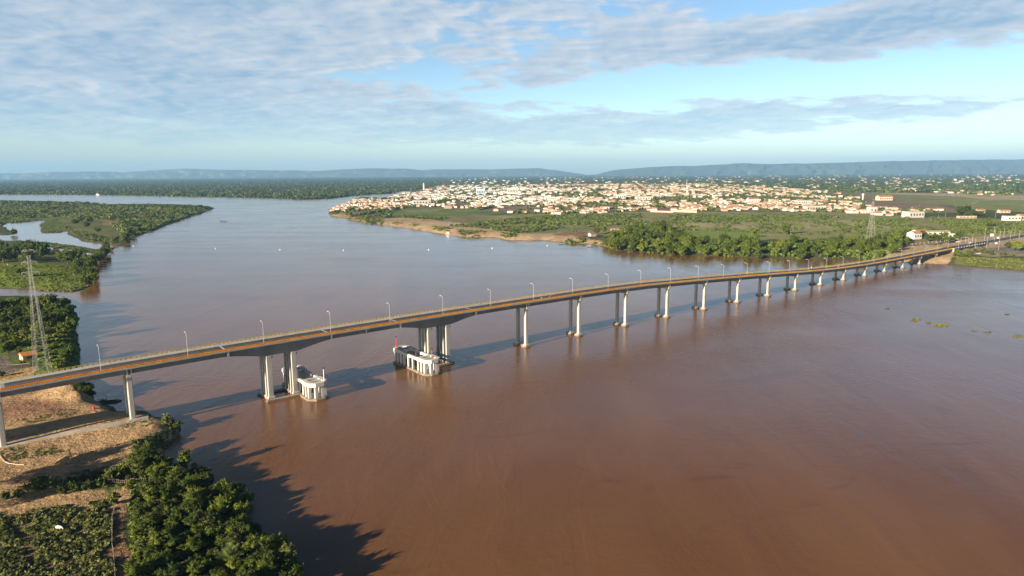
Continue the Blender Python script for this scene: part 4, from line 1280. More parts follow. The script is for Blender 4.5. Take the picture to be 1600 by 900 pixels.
# river point (left), trees and scrub
mass('river_point_woodland', 1, px_scatter([[(-200, 314), (0, 314), (60, 315), (120, 316), (168, 320), (190, 320), (270, 321), (310, 322), (334, 326), (300, 339), (262, 351), (225, 364), (200, 376), (188, 384), (182, 380), (200, 366), (160, 342), (90, 338), (0, 343), (-200, 350)]],
     4200, 2, (2.0, 6.5), keep=lambda x, y, r: nz2(x, y, 20, 4, 4) > .40), 36, LEAF['far'], label='olive and dark green woodland on the river point')
mass('river_point_woodland', 3, px_scatter([[(-200, 313.5), (0, 314), (60, 315), (120, 316), (168, 320), (190, 320), (270, 321), (312, 322), (334, 325), (334, 327.5), (270, 325), (0, 318), (-200, 318)],
     [(334, 325), (336, 327), (300, 341), (262, 354.5), (225, 368), (196, 382), (186, 386), (184, 382), (206, 369), (240, 357), (270, 346), (300, 336)]], 620, 5, (4.5, 8.0)), 46, LEAF['deep'], label='dark tree line along the shore of the river point')
mass('river_point_woodland', 48, px_scatter([[(-200, 315), (0, 315), (120, 318), (270, 322), (320, 325), (290, 337), (250, 349), (215, 358), (170, 344), (90, 338), (0, 343), (-200, 350)]], 520, 49, (4.0, 9.0), keep=lambda x, y, r: nz2(x, y, 16, 3.5, 9) > .52), 46, LEAF['deep'], label='taller dark trees among the woodland of the river point')
mass('wetland_scrub', 4, px_scatter([[(95, 366), (130, 378), (180, 383), (186, 380), (170, 372), (130, 360), (100, 352)], [(-60, 344), (60, 342), (70, 345), (0, 349), (-60, 350)]], 260, 6, (1.5, 3.2)), 26, LEAF['scrub'], label='low olive scrub around the wetland')
# left bank undergrowth
mass('bank_undergrowth', 7, px_scatter([[(-60, 470), (112, 472), (119, 500), (121, 560), (84, 575), (40, 540), (-60, 535)]], 1500, 8, (.7, 1.7), hc=.5), 26, LEAF['fresh'], label='bright green undergrowth of the near bank beyond the bridge')
mass('meadow_growth', 9, px_scatter([[(-60, 412), (60, 413), (118, 416), (120, 440), (118, 450), (100, 455), (60, 454), (0, 450), (-60, 450)]], 1900, 10, (.5, 1.3), hc=.4, keep=lambda x, y, r: nz2(x, y, 14, 4, 14) > .45), 22, LEAF['fresh'], label='tall bright grass of the meadow beyond the creek')
mass('bank_reeds', 11, px_scatter([[(60, 453), (120, 449), (146, 445), (128, 454), (105, 456.2), (60, 455)]], 200, 12, (.9, 1.6), zmin=-.2, hc=.4), 24, LEAF['olive'], label='reeds along the mouth of the creek')
# near field of low bushes
mass('field_scrub', 13, px_scatter([[(-30, 806), (60, 796), (120, 787), (163, 781), (176, 815), (181, 985), (-60, 985)]], 5600, 14, (.22, .95), hc=.3, keep=lambda x, y, r: (nz2(x, y, 16, 8, 21) > .42) & (nz2(x, y, 4, 2.4, 25) > .43)), 26, LEAF['weed'], squash=1.15, label='rough field of low green bushes beside the track')
mass('bank_weeds', 15, px_scatter([[(110, 738), (170, 727), (200, 733), (195, 750), (150, 757), (118, 750)], [(0, 700), (100, 694), (100, 706), (0, 722)], [(30, 655), (120, 638), (125, 647), (50, 660)], [(200, 655), (245, 655), (225, 668), (195, 668)]], 620, 16, (.25, .6), hc=.2,
     keep=lambda x, y, r: nz2(x, y, 10, 6, 23) > np.where(y < 725, .5, .35)), 18, LEAF['weed'], label='patchy weeds on the sandy bank')
mass('bank_weeds', 17, px_scatter([[(205, 690), (262, 668), (280, 672), (255, 700), (240, 700), (210, 712)], [(150, 738), (200, 720), (200, 760), (165, 760)]], 340, 18, (.4, .9), zmin=.1, hc=.3), 20, LEAF['weed'], label='straggling weeds on the eroded bank slope')
mass('wood_undergrowth', 19, px_scatter([[(208, 720), (258, 728), (300, 735), (345, 776), (400, 822), (455, 870), (500, 935), (205, 935), (206, 800)]], 1500, 20, (.6, 1.5), zmin=-.25, hc=.5), 24, LEAF['deep'], label='dark undergrowth of the riverside wood')
# far plain
DP = [(-700, 285), (-700, 302), (0, 302.8), (100, 303.2), (200, 304.2), (300, 306), (400, 307.6), (440, 309), (470, 310.5), (512, 309.2), (550, 305), (590, 302.4), (615, 300.8), (640, 297), (700, 292), (700, 277), (400, 280), (0, 283)]
mass('far_forest', 21, px_scatter([DP], 6500, 22, (7, 12), zmin=.4, hc=3), 14, LEAF['forest'], label='far riverside forest stretching to the hills')
mass('far_forest', 23, px_scatter([[(-700, 300.5), (0, 301), (200, 302.6), (300, 304.6), (400, 306.2), (440, 307.6), (470, 309), (512, 307.8), (550, 303.8), (590, 301.4), (618, 300), (617, 301.6), (550, 305.8), (512, 309.8), (470, 311), (400, 308), (300, 306.5), (0, 303.2), (-700, 303)]], 1100, 24, (6, 10), zmin=.2, hc=2), 22, LEAF['deep'], label='dark tree line on the far river shore')
mass('far_plain_trees', 25, px_scatter([[(700, 276), (700, 291), (1100, 287), (1250, 295), (1320, 300), (1500, 300), (1800, 304), (1800, 268), (1200, 273)]], 5200, 26, (7, 13), hc=3), 12, LEAF['forest'], label='wooded plain beyond the town')
SCR = [[(600, 338), (640, 336), (690, 338), (700, 340), (660, 342)], [(702, 352), (760, 346), (850, 336.5), (1000, 334), (1000, 347), (960, 351), (870, 357.5), (800, 364), (760, 357)], [(960, 350), (1060, 335), (1300, 335), (1260, 345), (1130, 347), (1060, 348), (1000, 352)],
       [(1240, 338), (1420, 340), (1620, 350), (1620, 362), (1500, 366), (1420, 357), (1330, 346)]]
mass('plain_scrub', 29, px_scatter(SCR, 6500, 30, (1.8, 4.4), hc=1, keep=lambda x, y, r: nz2(x, y, 60, 5.5, 33) > np.where(x < 1010, .36, .43)), 24, LEAF['scrub'], label='dark green scrub on the plain between river and town')
mass('plain_scrub', 31, px_scatter([[(1050, 348), (1180, 343), (1330, 345), (1420, 352), (1420, 366), (1250, 366), (1060, 358)], [(610, 347), (700, 356), (730, 362), (660, 358), (620, 350)], [(900, 372), (960, 380), (950, 386), (890, 381), (870, 376)]], 1500, 32, (1.2, 3.6), hc=.7,
     keep=lambda x, y, r: nz2(x, y, 14, 2.6, 35) > .52), 24, LEAF['scrub'], label='scattered low scrub on the dry grassland')
mass('shore_scrub', 33, px_scatter([[(545, 341), (600, 339), (597, 349), (575, 349), (555, 345)], [(715, 358), (755, 361), (762, 369), (720, 368)], [(783, 364), (806, 364), (804, 370), (786, 370)], [(940, 384), (1000, 391), (1100, 398), (1200, 402), (1360, 404), (1380, 399), (1200, 398), (1040, 392)]], 620, 34, (1.5, 3.4), zmin=.1, hc=1), 26, LEAF['scrub'], label='bushes fringing the far shore')
mass('park_bank_growth', 35, px_scatter([[(1490, 403), (1520, 401), (1620, 405), (1900, 436), (1900, 452), (1600, 421), (1500, 414)]], 1500, 36, (.7, 1.7), zmin=.0, hc=.6), 20, LEAF['olive'], label='olive green growth on the bank by the bridge end')
mass('riverbank_thicket', 45, px_scatter([[(950, 380), (985, 356), (1035, 351), (1070, 368), (1140, 378), (1290, 377), (1385, 370), (1420, 372), (1400, 390), (1370, 398), (1340, 402), (1200, 402), (1050, 396), (975, 390)]], 900, 46, (3.0, 6.2), zmin=.1, hc=2), 34, LEAF['deep'], label='thick green understorey of the far riverbank wood')
# floating plants
for i, (x, y, rx, ry, n) in enumerate([(1431, 500, 7.5, 3.2, 46), (1470, 508.5, 12, 4.0, 80), (1451, 505, 3.2, 2.4, 9), (1522, 517.2, 3, 1.5, 8), (1542, 519, 6, 2.4, 8), (1590, 525, 9, 3, 18), (1386, 482.5, 4, .8, 6), (1573, 491.3, 3.2, .8, 5), (1498, 430.3, 3.6, 1.3, 8)]):
    rg = np.random.default_rng(300 + i); it = []
    for _ in range(n):
        a, r = rg.uniform(0, 6.28), rg.random() ** .5
        p = at(x + rx * r * math.cos(a), y + ry * .55 * r * math.sin(a)); it.append((p[0], p[1], -.1, rg.uniform(.35, .8)))
    lab = ['compact yellow green raft of floating plants on the river', 'long yellow green raft of floating plants, largest on the river', 'small loose clump of plants between the two green rafts', 'tiny floating plant clump downstream of the long raft',
           'thin drowned patch of pale floating weed', 'pale scattered weed drifting at the edge of the river view', 'dark sliver of driftweed upstream of the rafts', 'dark sliver of driftweed out beyond the pale weed', 'green floating clump near the bridge end bank'][i]
    o = mass('floating_plants', 310 + i, it, 16, LEAF['float'] if i < 3 else LEAF['olive' if i not in (6, 7) else 'deep'], squash=.7); o['label'] = lab; o['kind'] = 'thing'; o['category'] = 'water plants'
# green mat of water plants in the wetland
mass('water_weed', 41, px_scatter([[(62, 347), (92, 341), (97, 356), (95, 363), (66, 365.5)], [(16, 350), (30, 349.5), (33, 359), (16, 360)], [(40, 376), (110, 382), (150, 390), (180, 386.5), (150, 393), (100, 390), (60, 381)]], 800, 42, (.8, 1.8), zmin=-5, hc=0), 16, LEAF['fresh'], squash=.3, label='bright green water weed in the wetland')


# palm-like plant at the wood's lower edge
def fan_palm(px, py, k, label, seed):
    rg = random.Random(seed); p = gnd(px, py, 2.0)
    t = thing('palm_tree', label, 'palm', tuple(p))
    mb = MB(); mb.path([(0, 0, -.4), (.1, 0, 1.4 * k), (.15, .1, 2.6 * k)], [.22, .18, .14], 7); mb.build('trunk', MAT['bark'], t)
    vs, qs, tn = [], [], []
    for i in range(26):
        a = i * 2.4; up = rg.uniform(.55, 1.4); L = rg.uniform(2.6, 3.6) * k; pts = []
        for j in range(7):
            f = j / 6; r = L * f * math.cos(up) * (1 + .1 * f) + .05; z = 2.6 * k + L * f * math.sin(up) - 1.0 * k * f * f * (1.3 - .7 * up)
            pts.append(Vector((.15 + r * math.cos(a), .1 + r * math.sin(a), z)))
        sd = Vector((-math.sin(a), math.cos(a), 0))
        for j in range(1, 7):
            d = (pts[j] - pts[j - 1])
            for sg in (-1, 1):
                for m in (.0, .5):
                    b = pts[j - 1] + d * m; w = .75 * k * math.sin(math.pi * min(.95, (j + m) / 7)) + .1
                    tip = b + sd * sg * w + d * .9 + Vector((0, 0, -.12 * k)); o = len(vs)
                    vs += [b, b + d * .35, tip + d * .12, tip]; qs.append((o, o + 1, o + 2, o + 3)); tn += [rg.random()] * 4
    me = np_mesh('crown', np.array([tuple(v) for v in vs]), np.array(qs), LEAF['palm'], {'tint': ('FLOAT', tn)}); link('crown', me, t)


fan_palm(357, 880, 1.15, 'feathery palm at the lower edge of the riverside wood', 1)
fan_palm(462, 886, .6, 'small bushy palm close to the water at the wood edge', 2)

# ------------------------------------------------------------------ buildings
def bld(name, label, px, py, w, d, h, rot, wall, roof, kind='gable', rh=None, group=None, base=None, wins=0, cat='house'):
    """a building standing on the ground seen at photo position (px, py)"""
    p = gnd(px, py) if base is None else base
    t = thing(name, label, cat, (p[0], p[1], p[2]), rot, group)
    rh = rh if rh is not None else .22 * d
    mb = MB(); mb.box((0, 0, h / 2 - .6), (w, d, h + 1.2))
    if kind == 'gable':
        mb.add([(-w / 2, -d / 2, h + .002), (-w / 2, d / 2, h + .002), (-w / 2, 0, h + rh), (w / 2, -d / 2, h + .002), (w / 2, d / 2, h + .002), (w / 2, 0, h + rh)], [(0, 2, 1), (3, 4, 5)])
    mb.build('wall', wall, t)
    mb = MB(); o = .45
    if kind == 'gable':
        e = rh * o / (d / 2)
        for s in (-1, 1):
            a = [(-w / 2 - o, s * (d / 2 + o), h - e + .02), (w / 2 + o, s * (d / 2 + o), h - e + .02), (w / 2 + o, 0, h + rh + .02), (-w / 2 - o, 0, h + rh + .02)]
            b = [(x, y, z + .18) for x, y, z in a]
            mb.hexa(a + b) if s < 0 else mb.hexa([a[3], a[2], a[1], a[0], b[3], b[2], b[1], b[0]])
    elif kind == 'hip':
        a = [(-w / 2 - o, -d / 2 - o, h), (w / 2 + o, -d / 2 - o, h), (w / 2 + o, d / 2 + o, h), (-w / 2 - o, d / 2 + o, h)]
        r = max(w - d, .4) / 2; mb.add(a + [(-r, 0, h + rh), (r, 0, h + rh)], [(3, 2, 1, 0), (0, 1, 5, 4), (1, 2, 5), (2, 3, 4, 5), (3, 0, 4)])
    else:
        mb.box((0, 0, h + .21), (w + .3, d + .3, .4))
    mb.build('roof', roof, t)
    if wins:
        n = wins
        for i in range(n):
            x = -w / 2 + w * (i + .5) / n
            f = MB(); f.box((x, -d / 2 - .03, h * .52), (w / n * .45, .08, h * .36)); f.build('window', MAT['glass_dark'], t)
        f = MB(); f.box((-w / 2 - .03, 0, min(1.1, h * .35)), (.08, 1.1, min(2.2, h * .7))); f.build('door', MAT['wood_grey'], t)
    return t


# hut by the pylon
bld('hut', 'small pink hut with a bright orange tiled roof beside the lattice pylon', 44, 561, 5.8, 5.2, 2.5, R(52), MAT['hut_pink'], MAT['roof_orange'], 'gable', 1.3, wins=1)
t = bld('shed', 'low dark shed behind the hut by the lane', 21, 557, 4.0, 1.6, 1.5, R(20), MAT['wood_dark'], MAT['wood_dark'], 'flat', cat='shed')
wl = thing('yard_wall', 'dark yard wall between the lane and the hut', 'wall', tuple(gnd(27, 575)), R(22))
mb = MB(); mb.box((1.6, 0, .7), (7.5, .25, 2.0)); mb.build('wall_face', MAT['wood_dark'], wl); mb = MB(); mb.box((1.6, 0, 1.75), (7.7, .4, .1)); mb.build('coping', MAT['wall_grey'], wl)
# gated houses among the fields and the bridge end
bld('farmhouse', 'small cream house with a red roof at the edge of the ploughed field', 925, 369, 9, 7, 3.4, .5, MAT['wall_white'], MAT['roof_tile'], wins=2)
bld('farmhouse', 'long red roofed farm building among the riverbank trees', 966, 361.5, 24, 7, 3.2, -.15, MAT['wall_cream'], MAT['roof_tile'], wins=3)
bld('villa', 'white two storey building with a red roof near the bridge end', 1428, 373, 13, 12, 7.5, .35, MAT['wall_white'], MAT['roof_tile'], wins=3, cat='house')
bld('villa_wing', 'lower white wing with red roof behind the two storey white building', 1437, 367, 22, 9, 5.6, .35, MAT['wall_white'], MAT['roof_tile'], wins=4, cat='house')
bld('greenhouse', 'long pale roofed greenhouse next to the white villa', 1460, 366.5, 38, 12, 4.0, .05, MAT['wall_white'], MAT['roof_pale'], 'gable', 1.6, wins=6, cat='greenhouse')
bld('shop_building', 'small white flat roofed building at the roadside past the greenhouse', 1484, 371, 10, 8, 5.0, .1, MAT['wall_white'], MAT['roof_white'], 'flat', wins=2)
bld('kiosk', 'tiny cream kiosk beside the small white flat building', 1476, 371.5, 5, 4, 3.0, .2, MAT['wall_cream'], MAT['roof_white'], 'flat', cat='kiosk')
# landmarks of the town
LM = [('warehouse', 'large grey warehouse standing alone before the town', 1426, 339.5, 32, 22, 11, .18, 'wall_grey', 'roof_pale', 'flat'),
      ('hall', 'big cream hall with a red roof on the green plain', 1381, 313, 42, 22, 11, .05, 'wall_cream', 'roof_tile', 'gable'),
      ('depot', 'white block at the near edge of the town', 1362, 332, 16, 14, 11, .1, 'wall_white', 'roof_white', 'flat'),
      ('depot', 'long low white building left of the white block', 1352, 333, 20, 10, 5, .1, 'wall_white', 'roof_white', 'flat'),
      ('store', 'white building with a red annexe by the road at the grassland edge', 1580, 344.5, 26, 14, 8, .1, 'wall_white', 'roof_pale', 'flat'),
      ('store', 'red roofed annexe beside the white building at the grassland edge', 1598, 344, 20, 14, 8, .1, 'wall_pink', 'roof_tile', 'gable'),
      ('long_wall_house', 'long pale low building in front of the huge tree', 1510, 341, 34, 8, 4, .05, 'wall_cream', 'roof_pale', 'flat'),
      ('barn', 'red barn right of the huge tree on the green field', 1531, 332.5, 16, 10, 6, .05, 'wall_pink', 'roof_tile', 'gable'),
      ('barn', 'pair of joined red roofed barns far out on the green field', 1568, 332.5, 22, 10, 5, .05, 'wall_pink', 'roof_tile', 'gable'),
      ('apartment_block', 'pale blue block among the white houses of the town centre', 751, 305, 34, 20, 26, .2, 'wall_blue', 'roof_white', 'flat'),
      ('apartment_block', 'tall white block at the heart of the town', 800, 303, 40, 22, 26, .2, 'wall_white', 'roof_white', 'flat'),
      ('apartment_block', 'white block just below the blue one', 721, 312, 30, 18, 14, .2, 'wall_white', 'roof_white', 'flat'),
      ('market_hall', 'wide white market hall left of the town centre', 659, 319, 52, 26, 11, .2, 'wall_grey', 'roof_white', 'flat'),
      ('market_hall', 'white hall with pale roof behind the terracotta streets', 860, 312, 36, 22, 9, .1, 'wall_white', 'roof_white', 'flat'),
      ('white_hall', 'bright white cube shaped hall above the terracotta rows', 970, 311, 28, 22, 15, .1, 'wall_white', 'roof_white', 'flat'),
      ('white_hall', 'long bright white hall above the middle streets', 1006, 312, 55, 24, 10, .1, 'wall_white', 'roof_white', 'flat'),
      ('white_hall', 'broad white shed roof on the dry side of the town', 1255, 318, 40, 24, 8, .1, 'wall_white', 'roof_white', 'flat'),
      ('grey_hall', 'pale grey shed beside the broad white shed roof', 1270, 329, 40, 20, 11, .1, 'wall_grey', 'roof_pale', 'flat'),
      ('red_hall', 'hall with a red painted roof in the dry side of the town', 1176, 316.5, 32, 18, 10, .1, 'wall_white', 'roof_tile', 'gable'),
      ('yellow_house', 'yellow house at the near corner of the town', 700, 325.5, 18, 12, 6, .2, 'wall_cream', 'roof_tile', 'gable'),
      ('white_hall', 'white dome roofed shed near the thin masts', 1120, 309, 28, 18, 9, .1, 'wall_white', 'roof_white', 'flat')]
LMP = []
for nm, lab, x, y, w, d, h, r, wm, rm, kd in LM:
    p = gnd(x, y); LMP.append((p[0], p[1], max(w, d) * .75))
    bld(nm, lab, x, y, w, d, h, r, MAT[wm], MAT[rm], kd, wins=min(6, int(w / 6)), cat='building')
# church with a pale tower on the rise at the river end of the town
p = gnd(666, 299); c = bld('church', 'pale church with a white bell tower on the rise of the town', 668, 299, 34, 16, 12, .2, MAT['wall_cream'], MAT['roof_tile'], wins=4, cat='church')
mb = MB(); mb.box((-19.5, 0, 17), (6.5, 6.5, 38)); mb.build('tower', MAT['wall_white'], c); mb = MB(); mb.box((-19.5, 0, 41), (6.9, 6.9, 9), taper=.05); mb.build('spire', MAT['wall_white'], c)
for i, (x, yb, yt, lab) in enumerate([(694, 299, 285, 'thin red and white radio mast above the river end of the town'), (1072.5, 301, 281, 'slim radio mast rising behind the middle of the town')]):
    p = gnd(x, yb); hgt = (yb - yt) / F * math.hypot(p[0], p[1]); m = thing('radio_mast', lab, 'mast', tuple(p)); mb = MB()
    for k in range(3):
        a = k * 2.094; mb.tube((1.8 * math.cos(a), 1.8 * math.sin(a), -1), (.4 * math.cos(a), .4 * math.sin(a), hgt), .5, .35, 4)
    mb.build('leg', MAT['red_paint'] if i == 0 else MAT['galvanised'], m); mb = MB()
    for z in np.linspace(2, hgt, 12):
        mb.tube((-1.8 + 1.4 * z / hgt, 0, z), (1.8 - 1.4 * z / hgt, 0, z), .3, .3, 4)
    mb.build('lattice', MAT['galvanised'], m)
p = gnd(1074, 302); m = thing('water_tower', 'terracotta water tower standing above the town roofs', 'water tower', tuple(p)); mb = MB()
mb.tube((0, 0, -1), (0, 0, 14), 5.5, 5.0, 10); mb.build('shaft', MAT['wall_tan'], m); mb = MB(); mb.tube((0, 0, 14), (0, 0, 17), 5.0, 8.0, 12); mb.tube((0, 0, 17), (0, 0, 26), 8.0, 7.5, 12); mb.build('tank', MAT['wall_pink'], m)
p = gnd(1348, 312); m = thing('water_tower', 'white water tower beside the houses near the cream hall', 'water tower', tuple(p)); mb = MB()
mb.tube((0, 0, -1), (0, 0, 13), 2.2, 2.0, 8); mb.build('shaft', MAT['wall_white'], m); mb = MB(); mb.tube((0, 0, 13), (0, 0, 19), 3.6, 3.6, 10); mb.build('tank', MAT['wall_white'], m)
wl = thing('estate_wall', 'long pale boundary wall along the near edge of the town', 'wall', (0, 0, 0)); mb = MB()
for x0, x1 in ((1016, 1052), (1052, 1089)):
    a, b = gnd(x0, 331.2), gnd(x1 - .2, 332.4); d = b - a; mb.box(((a[0] + b[0]) / 2, (a[1] + b[1]) / 2, a[2] + 1.4), (np.hypot(d[0], d[1]), .4, 4.4), math.atan2(d[1], d[0]))
mb.build('wall_face', MAT['wall_cream'], wl)

# ---- the houses of the town: a street grid; the nearest are things, the rest one mass
TOWN = [[(512, 331), (526, 325), (548, 314.5), (600, 309.5), (650, 299.5), (690, 291), (1100, 287.5), (1250, 296), (1330, 303), (1345, 312), (1365, 330), (1300, 331.5), (1240, 330.5), (1100, 330), (1000, 329.5), (930, 333.5), (880, 335),
         (820, 334.5), (775, 331), (720, 325.5), (650, 323), (620, 327), (606, 341), (580, 342.5), (545, 338.5), (520, 335)],
        [(1300, 331.5), (1345, 322), (1370, 326), (1420, 327), (1500, 328), (1500, 333), (1440, 333), (1400, 336), (1390, 338)],
        [(1330, 294), (1425, 295), (1440, 300), (1330, 299.5)], [(1460, 297), (1560, 301), (1590, 304.5), (1560, 306), (1460, 301)]]
TW = [np.array([gnd(x, y)[:2] for x, y in P]) for P in TOWN]
rg = np.random.default_rng(77)
ang = R(9); ca, sa = math.cos(ang), math.sin(ang)
hs = []
LX, BW = 11.5, 46.0
A_, B_ = np.meshgrid(np.arange(-230, 420), np.arange(20, 150), indexing='ij')
for kk in (0, 1):
    u = A_ * LX + 0.0; v = B_ * BW + (11 if kk else 33)
    u = u + (A_ // 9) * 10.0
    X = u * ca + v * sa; Y = -u * sa + v * ca
    ok = np.zeros(X.shape, bool)
    for W in TW: ok |= inside(W, X, Y)
    dist = np.hypot(X, Y)
    dens = fbm(X / 260., Y / 260., 61, 3)
    ok &= rg.random(X.shape) < np.minimum(.52, .85 * (1800. / dist) ** 1.55) * np.clip((dens - .36) * 5, .08, 1) * np.clip(1.25 - (to_px(X, Y, 5)[0] - 700) / 900., .45, 1.0)
    for i, j in zip(*np.nonzero(ok)):
        hs.append((X[i, j], Y[i, j], kk))
# loose farmsteads on the plain behind
for (x, y) in zip(rg.uniform(700, 1600, 420), rg.uniform(0, 1, 420) ** 1.6 * 19):
    yy = (277.5 - .00625 * x) + 5 + y
    p = gnd(x, yy); hs.append((p[0], p[1], 2))
hs = [h for h in hs if all((h[0] - a) ** 2 + (h[1] - b) ** 2 > c * c for a, b, c in LMP)]
hs.sort(key=lambda h: h[0] ** 2 + h[1] ** 2)
print('houses', len(hs))
WALLS = ['wall_white', 'wall_cream', 'wall_tan', 'wall_white', 'wall_pink']
hm = []
for k in range(10):
    w, d, h = rg.uniform(9, 13.5), rg.uniform(8, 11), rg.uniform(3.0, 3.9)
    wm = MAT[WALLS[k % 5]]; rm = MAT['roof_pale'] if k in (3, 8) else MAT['roof_salmon' if k in (1, 4, 6) else 'roof_tile']
    b = bld('house', 'x y z w', 0, 0, w, d, h, 0, wm, rm, 'gable' if k % 3 else 'hip', base=(0, 0, 0))
    ch = {c.name.split('.')[0]: c.data for c in b.children}
    hm.append((ch['wall'], ch['roof'], WALLS[k % 5].split('_')[1], 'pale' if k in (3, 8) else 'terracotta', 'hipped' if k % 3 == 0 else 'gabled'))
    for c in list(b.children): bpy.data.objects.remove(c)
    bpy.data.objects.remove(b)
NH = 270
for i, (x, y, kk) in enumerate(hs[:NH]):
    wm, rm, wn, rn, rk = hm[rg.integers(len(hm))]
    px_, py_ = to_px(x, y, 6)
    zone = 'on the river spit' if px_ < 640 else ('in rows above the dark scrub' if px_ < 1010 else ('along the dry town edge' if px_ < 1330 else 'before the open grassland'))
    lab = f'{wn} house with a {rk} {rn} roof {zone}'
    t = thing('house', lab, 'house', (x, y, ground_z(x, y)), -ang + (R(90) if rg.random() < .3 else 0) + rg.normal() * .04, lab.replace(' house ', ' houses ', 1))
    k = rg.uniform(.88, 1.1); t.scale = (k, k, rg.uniform(.95, 1.3))
    link('wall', wm, t); link('roof', rm, t)
vs, fs, mi = [], [], []
MM = ['wall_white', 'wall_cream', 'wall_tan', 'wall_pink', 'roof_tile', 'roof_pale', 'roof_white', 'roof_salmon']
for (x, y, kk) in hs[NH:]:
    far = math.hypot(x, y) / 2300.; g = max(1.0, min(2.2, far ** .8))
    w, d = rg.uniform(9, 13.5) * g, rg.uniform(8, 11) * g; h = rg.uniform(3.1, 4.2) * (1 + .6 * (rg.random() < .14)) * min(g, 1.5); rh = .2 * d
    z = ground_z(x, y) - .5; a = -ang + (R(90) if rg.random() < .35 else 0) + rg.normal() * .05; c_, s_ = math.cos(a), math.sin(a)
    flat = rg.random() < (.30 if kk != 2 else .4)
    lp = [(-w / 2, -d / 2, 0), (w / 2, -d / 2, 0), (w / 2, d / 2, 0), (-w / 2, d / 2, 0), (-w / 2, -d / 2, h), (w / 2, -d / 2, h), (w / 2, d / 2, h), (-w / 2, d / 2, h), (-w / 2, 0, h + (0 if flat else rh)), (w / 2, 0, h + (0 if flat else rh))]
    o = len(vs); vs += [(x + px * c_ - py * s_, y + px * s_ + py * c_, z + pz) for px, py, pz in lp]
    q = [(0, 1, 5, 4), (1, 2, 6, 5), (2, 3, 7, 6), (3, 0, 4, 7)]
    ctr = rg.random() < math.exp(-(((to_px(x, y, 5)[0] - 760) / 110) ** 2)); wmi = rg.choice([0, 0, 1, 1, 1, 2, 2]) if not ctr else 0; flat = flat or ctr; rmi = rg.choice([4, 7, 7, 7, 5]) if not flat else rg.choice([5, 6, 6])
    fs += [tuple(o + e for e in f) for f in q]; mi += [wmi] * 4
    fs += [(o + 4, o + 5, o + 9, o + 8), (o + 8, o + 9, o + 6, o + 7)]; mi += [rmi] * 2
    if not flat: fs += [(o + 5, o + 6, o + 9), (o + 7, o + 4, o + 8)]; mi += [wmi] * 2
me = bpy.data.meshes.new('town_houses'); me.from_pydata(vs, [], fs)
for m in MM: me.materials.append(MAT[m])
me.polygons.foreach_set('material_index', [int(m) for m in mi]); me.update()
tag(link('town_houses', me), 'tightly packed white and terracotta houses of the town further back', None, None, 'stuff')


# trees of the streets and back yards
tt = []
for _ in range(2):
    a = rg.integers(-230, 420, 60000); b = rg.integers(20, 150, 60000); line = rg.random(60000) < .6
    u = np.where(line, (a // 9) * (9 * LX + 10.) - 5, a * LX + (a // 9) * 10.) + rg.normal(size=60000) * 2.5
    v = b * BW + np.where(line, rg.uniform(0, BW, 60000), rg.choice([0, 22], 60000)) + rg.normal(size=60000) * 2
    X = u * ca + v * sa; Y = -u * sa + v * ca; ok = np.zeros(X.shape, bool)
    for W in TW: ok |= inside(W, X, Y)
    ok &= rg.random(60000) < np.minimum(1, (2300. / np.hypot(X, Y)) ** 1.2) * np.clip((fbm(X / 180., Y / 180., 71, 3) - .33) * 4, 0, 1)
    tt.append(np.stack([X[ok], Y[ok], ground_zv(X[ok], Y[ok]), rg.uniform(3.0, 7.2, ok.sum()) * np.clip(np.hypot(X[ok], Y[ok]) / 2300, 1, 1.7)], 1))
tt = np.concatenate(tt); tt = tt[rg.permutation(len(tt))[:6500]]; print('town trees', len(tt), 'trees', NTREE)
mass('town_trees', 27, tt[:3200], 22, LEAF['deep'], label='dark trees along the streets of the town')
mass('town_trees', 28, tt[3200:], 18, LEAF['scrub'], label='trees along the streets and in the yards of the town')

# ------------------------------------------------------------------ near bank details
mb = MB(); pts = []
for i in range(31):
    f = i / 30; x, y = -30 + 262 * f, 703 - 50 * f; a, b = gnd(x, y - 3.2), gnd(x, y + 3.2)
    pts.append((a, b))
for (a, b), (c, d) in zip(pts[:-1], pts[1:]):
    za = max(a[2], b[2]) + .12; zc = max(c[2], d[2]) + .12
    mb.hexa([(a[0], a[1], za - 1.2), (b[0], b[1], za - 1.2), (d[0], d[1], zc - 1.2), (c[0], c[1], zc - 1.2), (a[0], a[1], za), (b[0], b[1], za), (d[0], d[1], zc), (c[0], c[1], zc)])
p_ = mb.build('path', MAT['path_concrete']); tag(p_, kind='structure')
bm = bmesh.new(); bm.from_mesh(p_.data); bmesh.ops.remove_doubles(bm, verts=bm.verts, dist=.001); bmesh.ops.recalc_face_normals(bm, faces=bm.faces); bm.to_mesh(p_.data); bm.free()
kw = thing('drain_kerb', 'curved pale concrete drain kerb on the sandy bank', 'kerb', (0, 0, 0)); mb = MB()
kp = [gnd(x, y) for x, y in [(0, 712), (3, 716), (7, 721), (14, 724), (24, 725.5), (38, 726.5)]]
for a, b in zip(kp[:-1], kp[1:]):
    d = b - a; mb.box(((a[0] + b[0]) / 2, (a[1] + b[1]) / 2, (a[2] + b[2]) / 2 - .1), (np.hypot(d[0], d[1]) + .05, .3, .6), math.atan2(d[1], d[0]))
mb.build('edge', MAT['wall_tan'], kw)


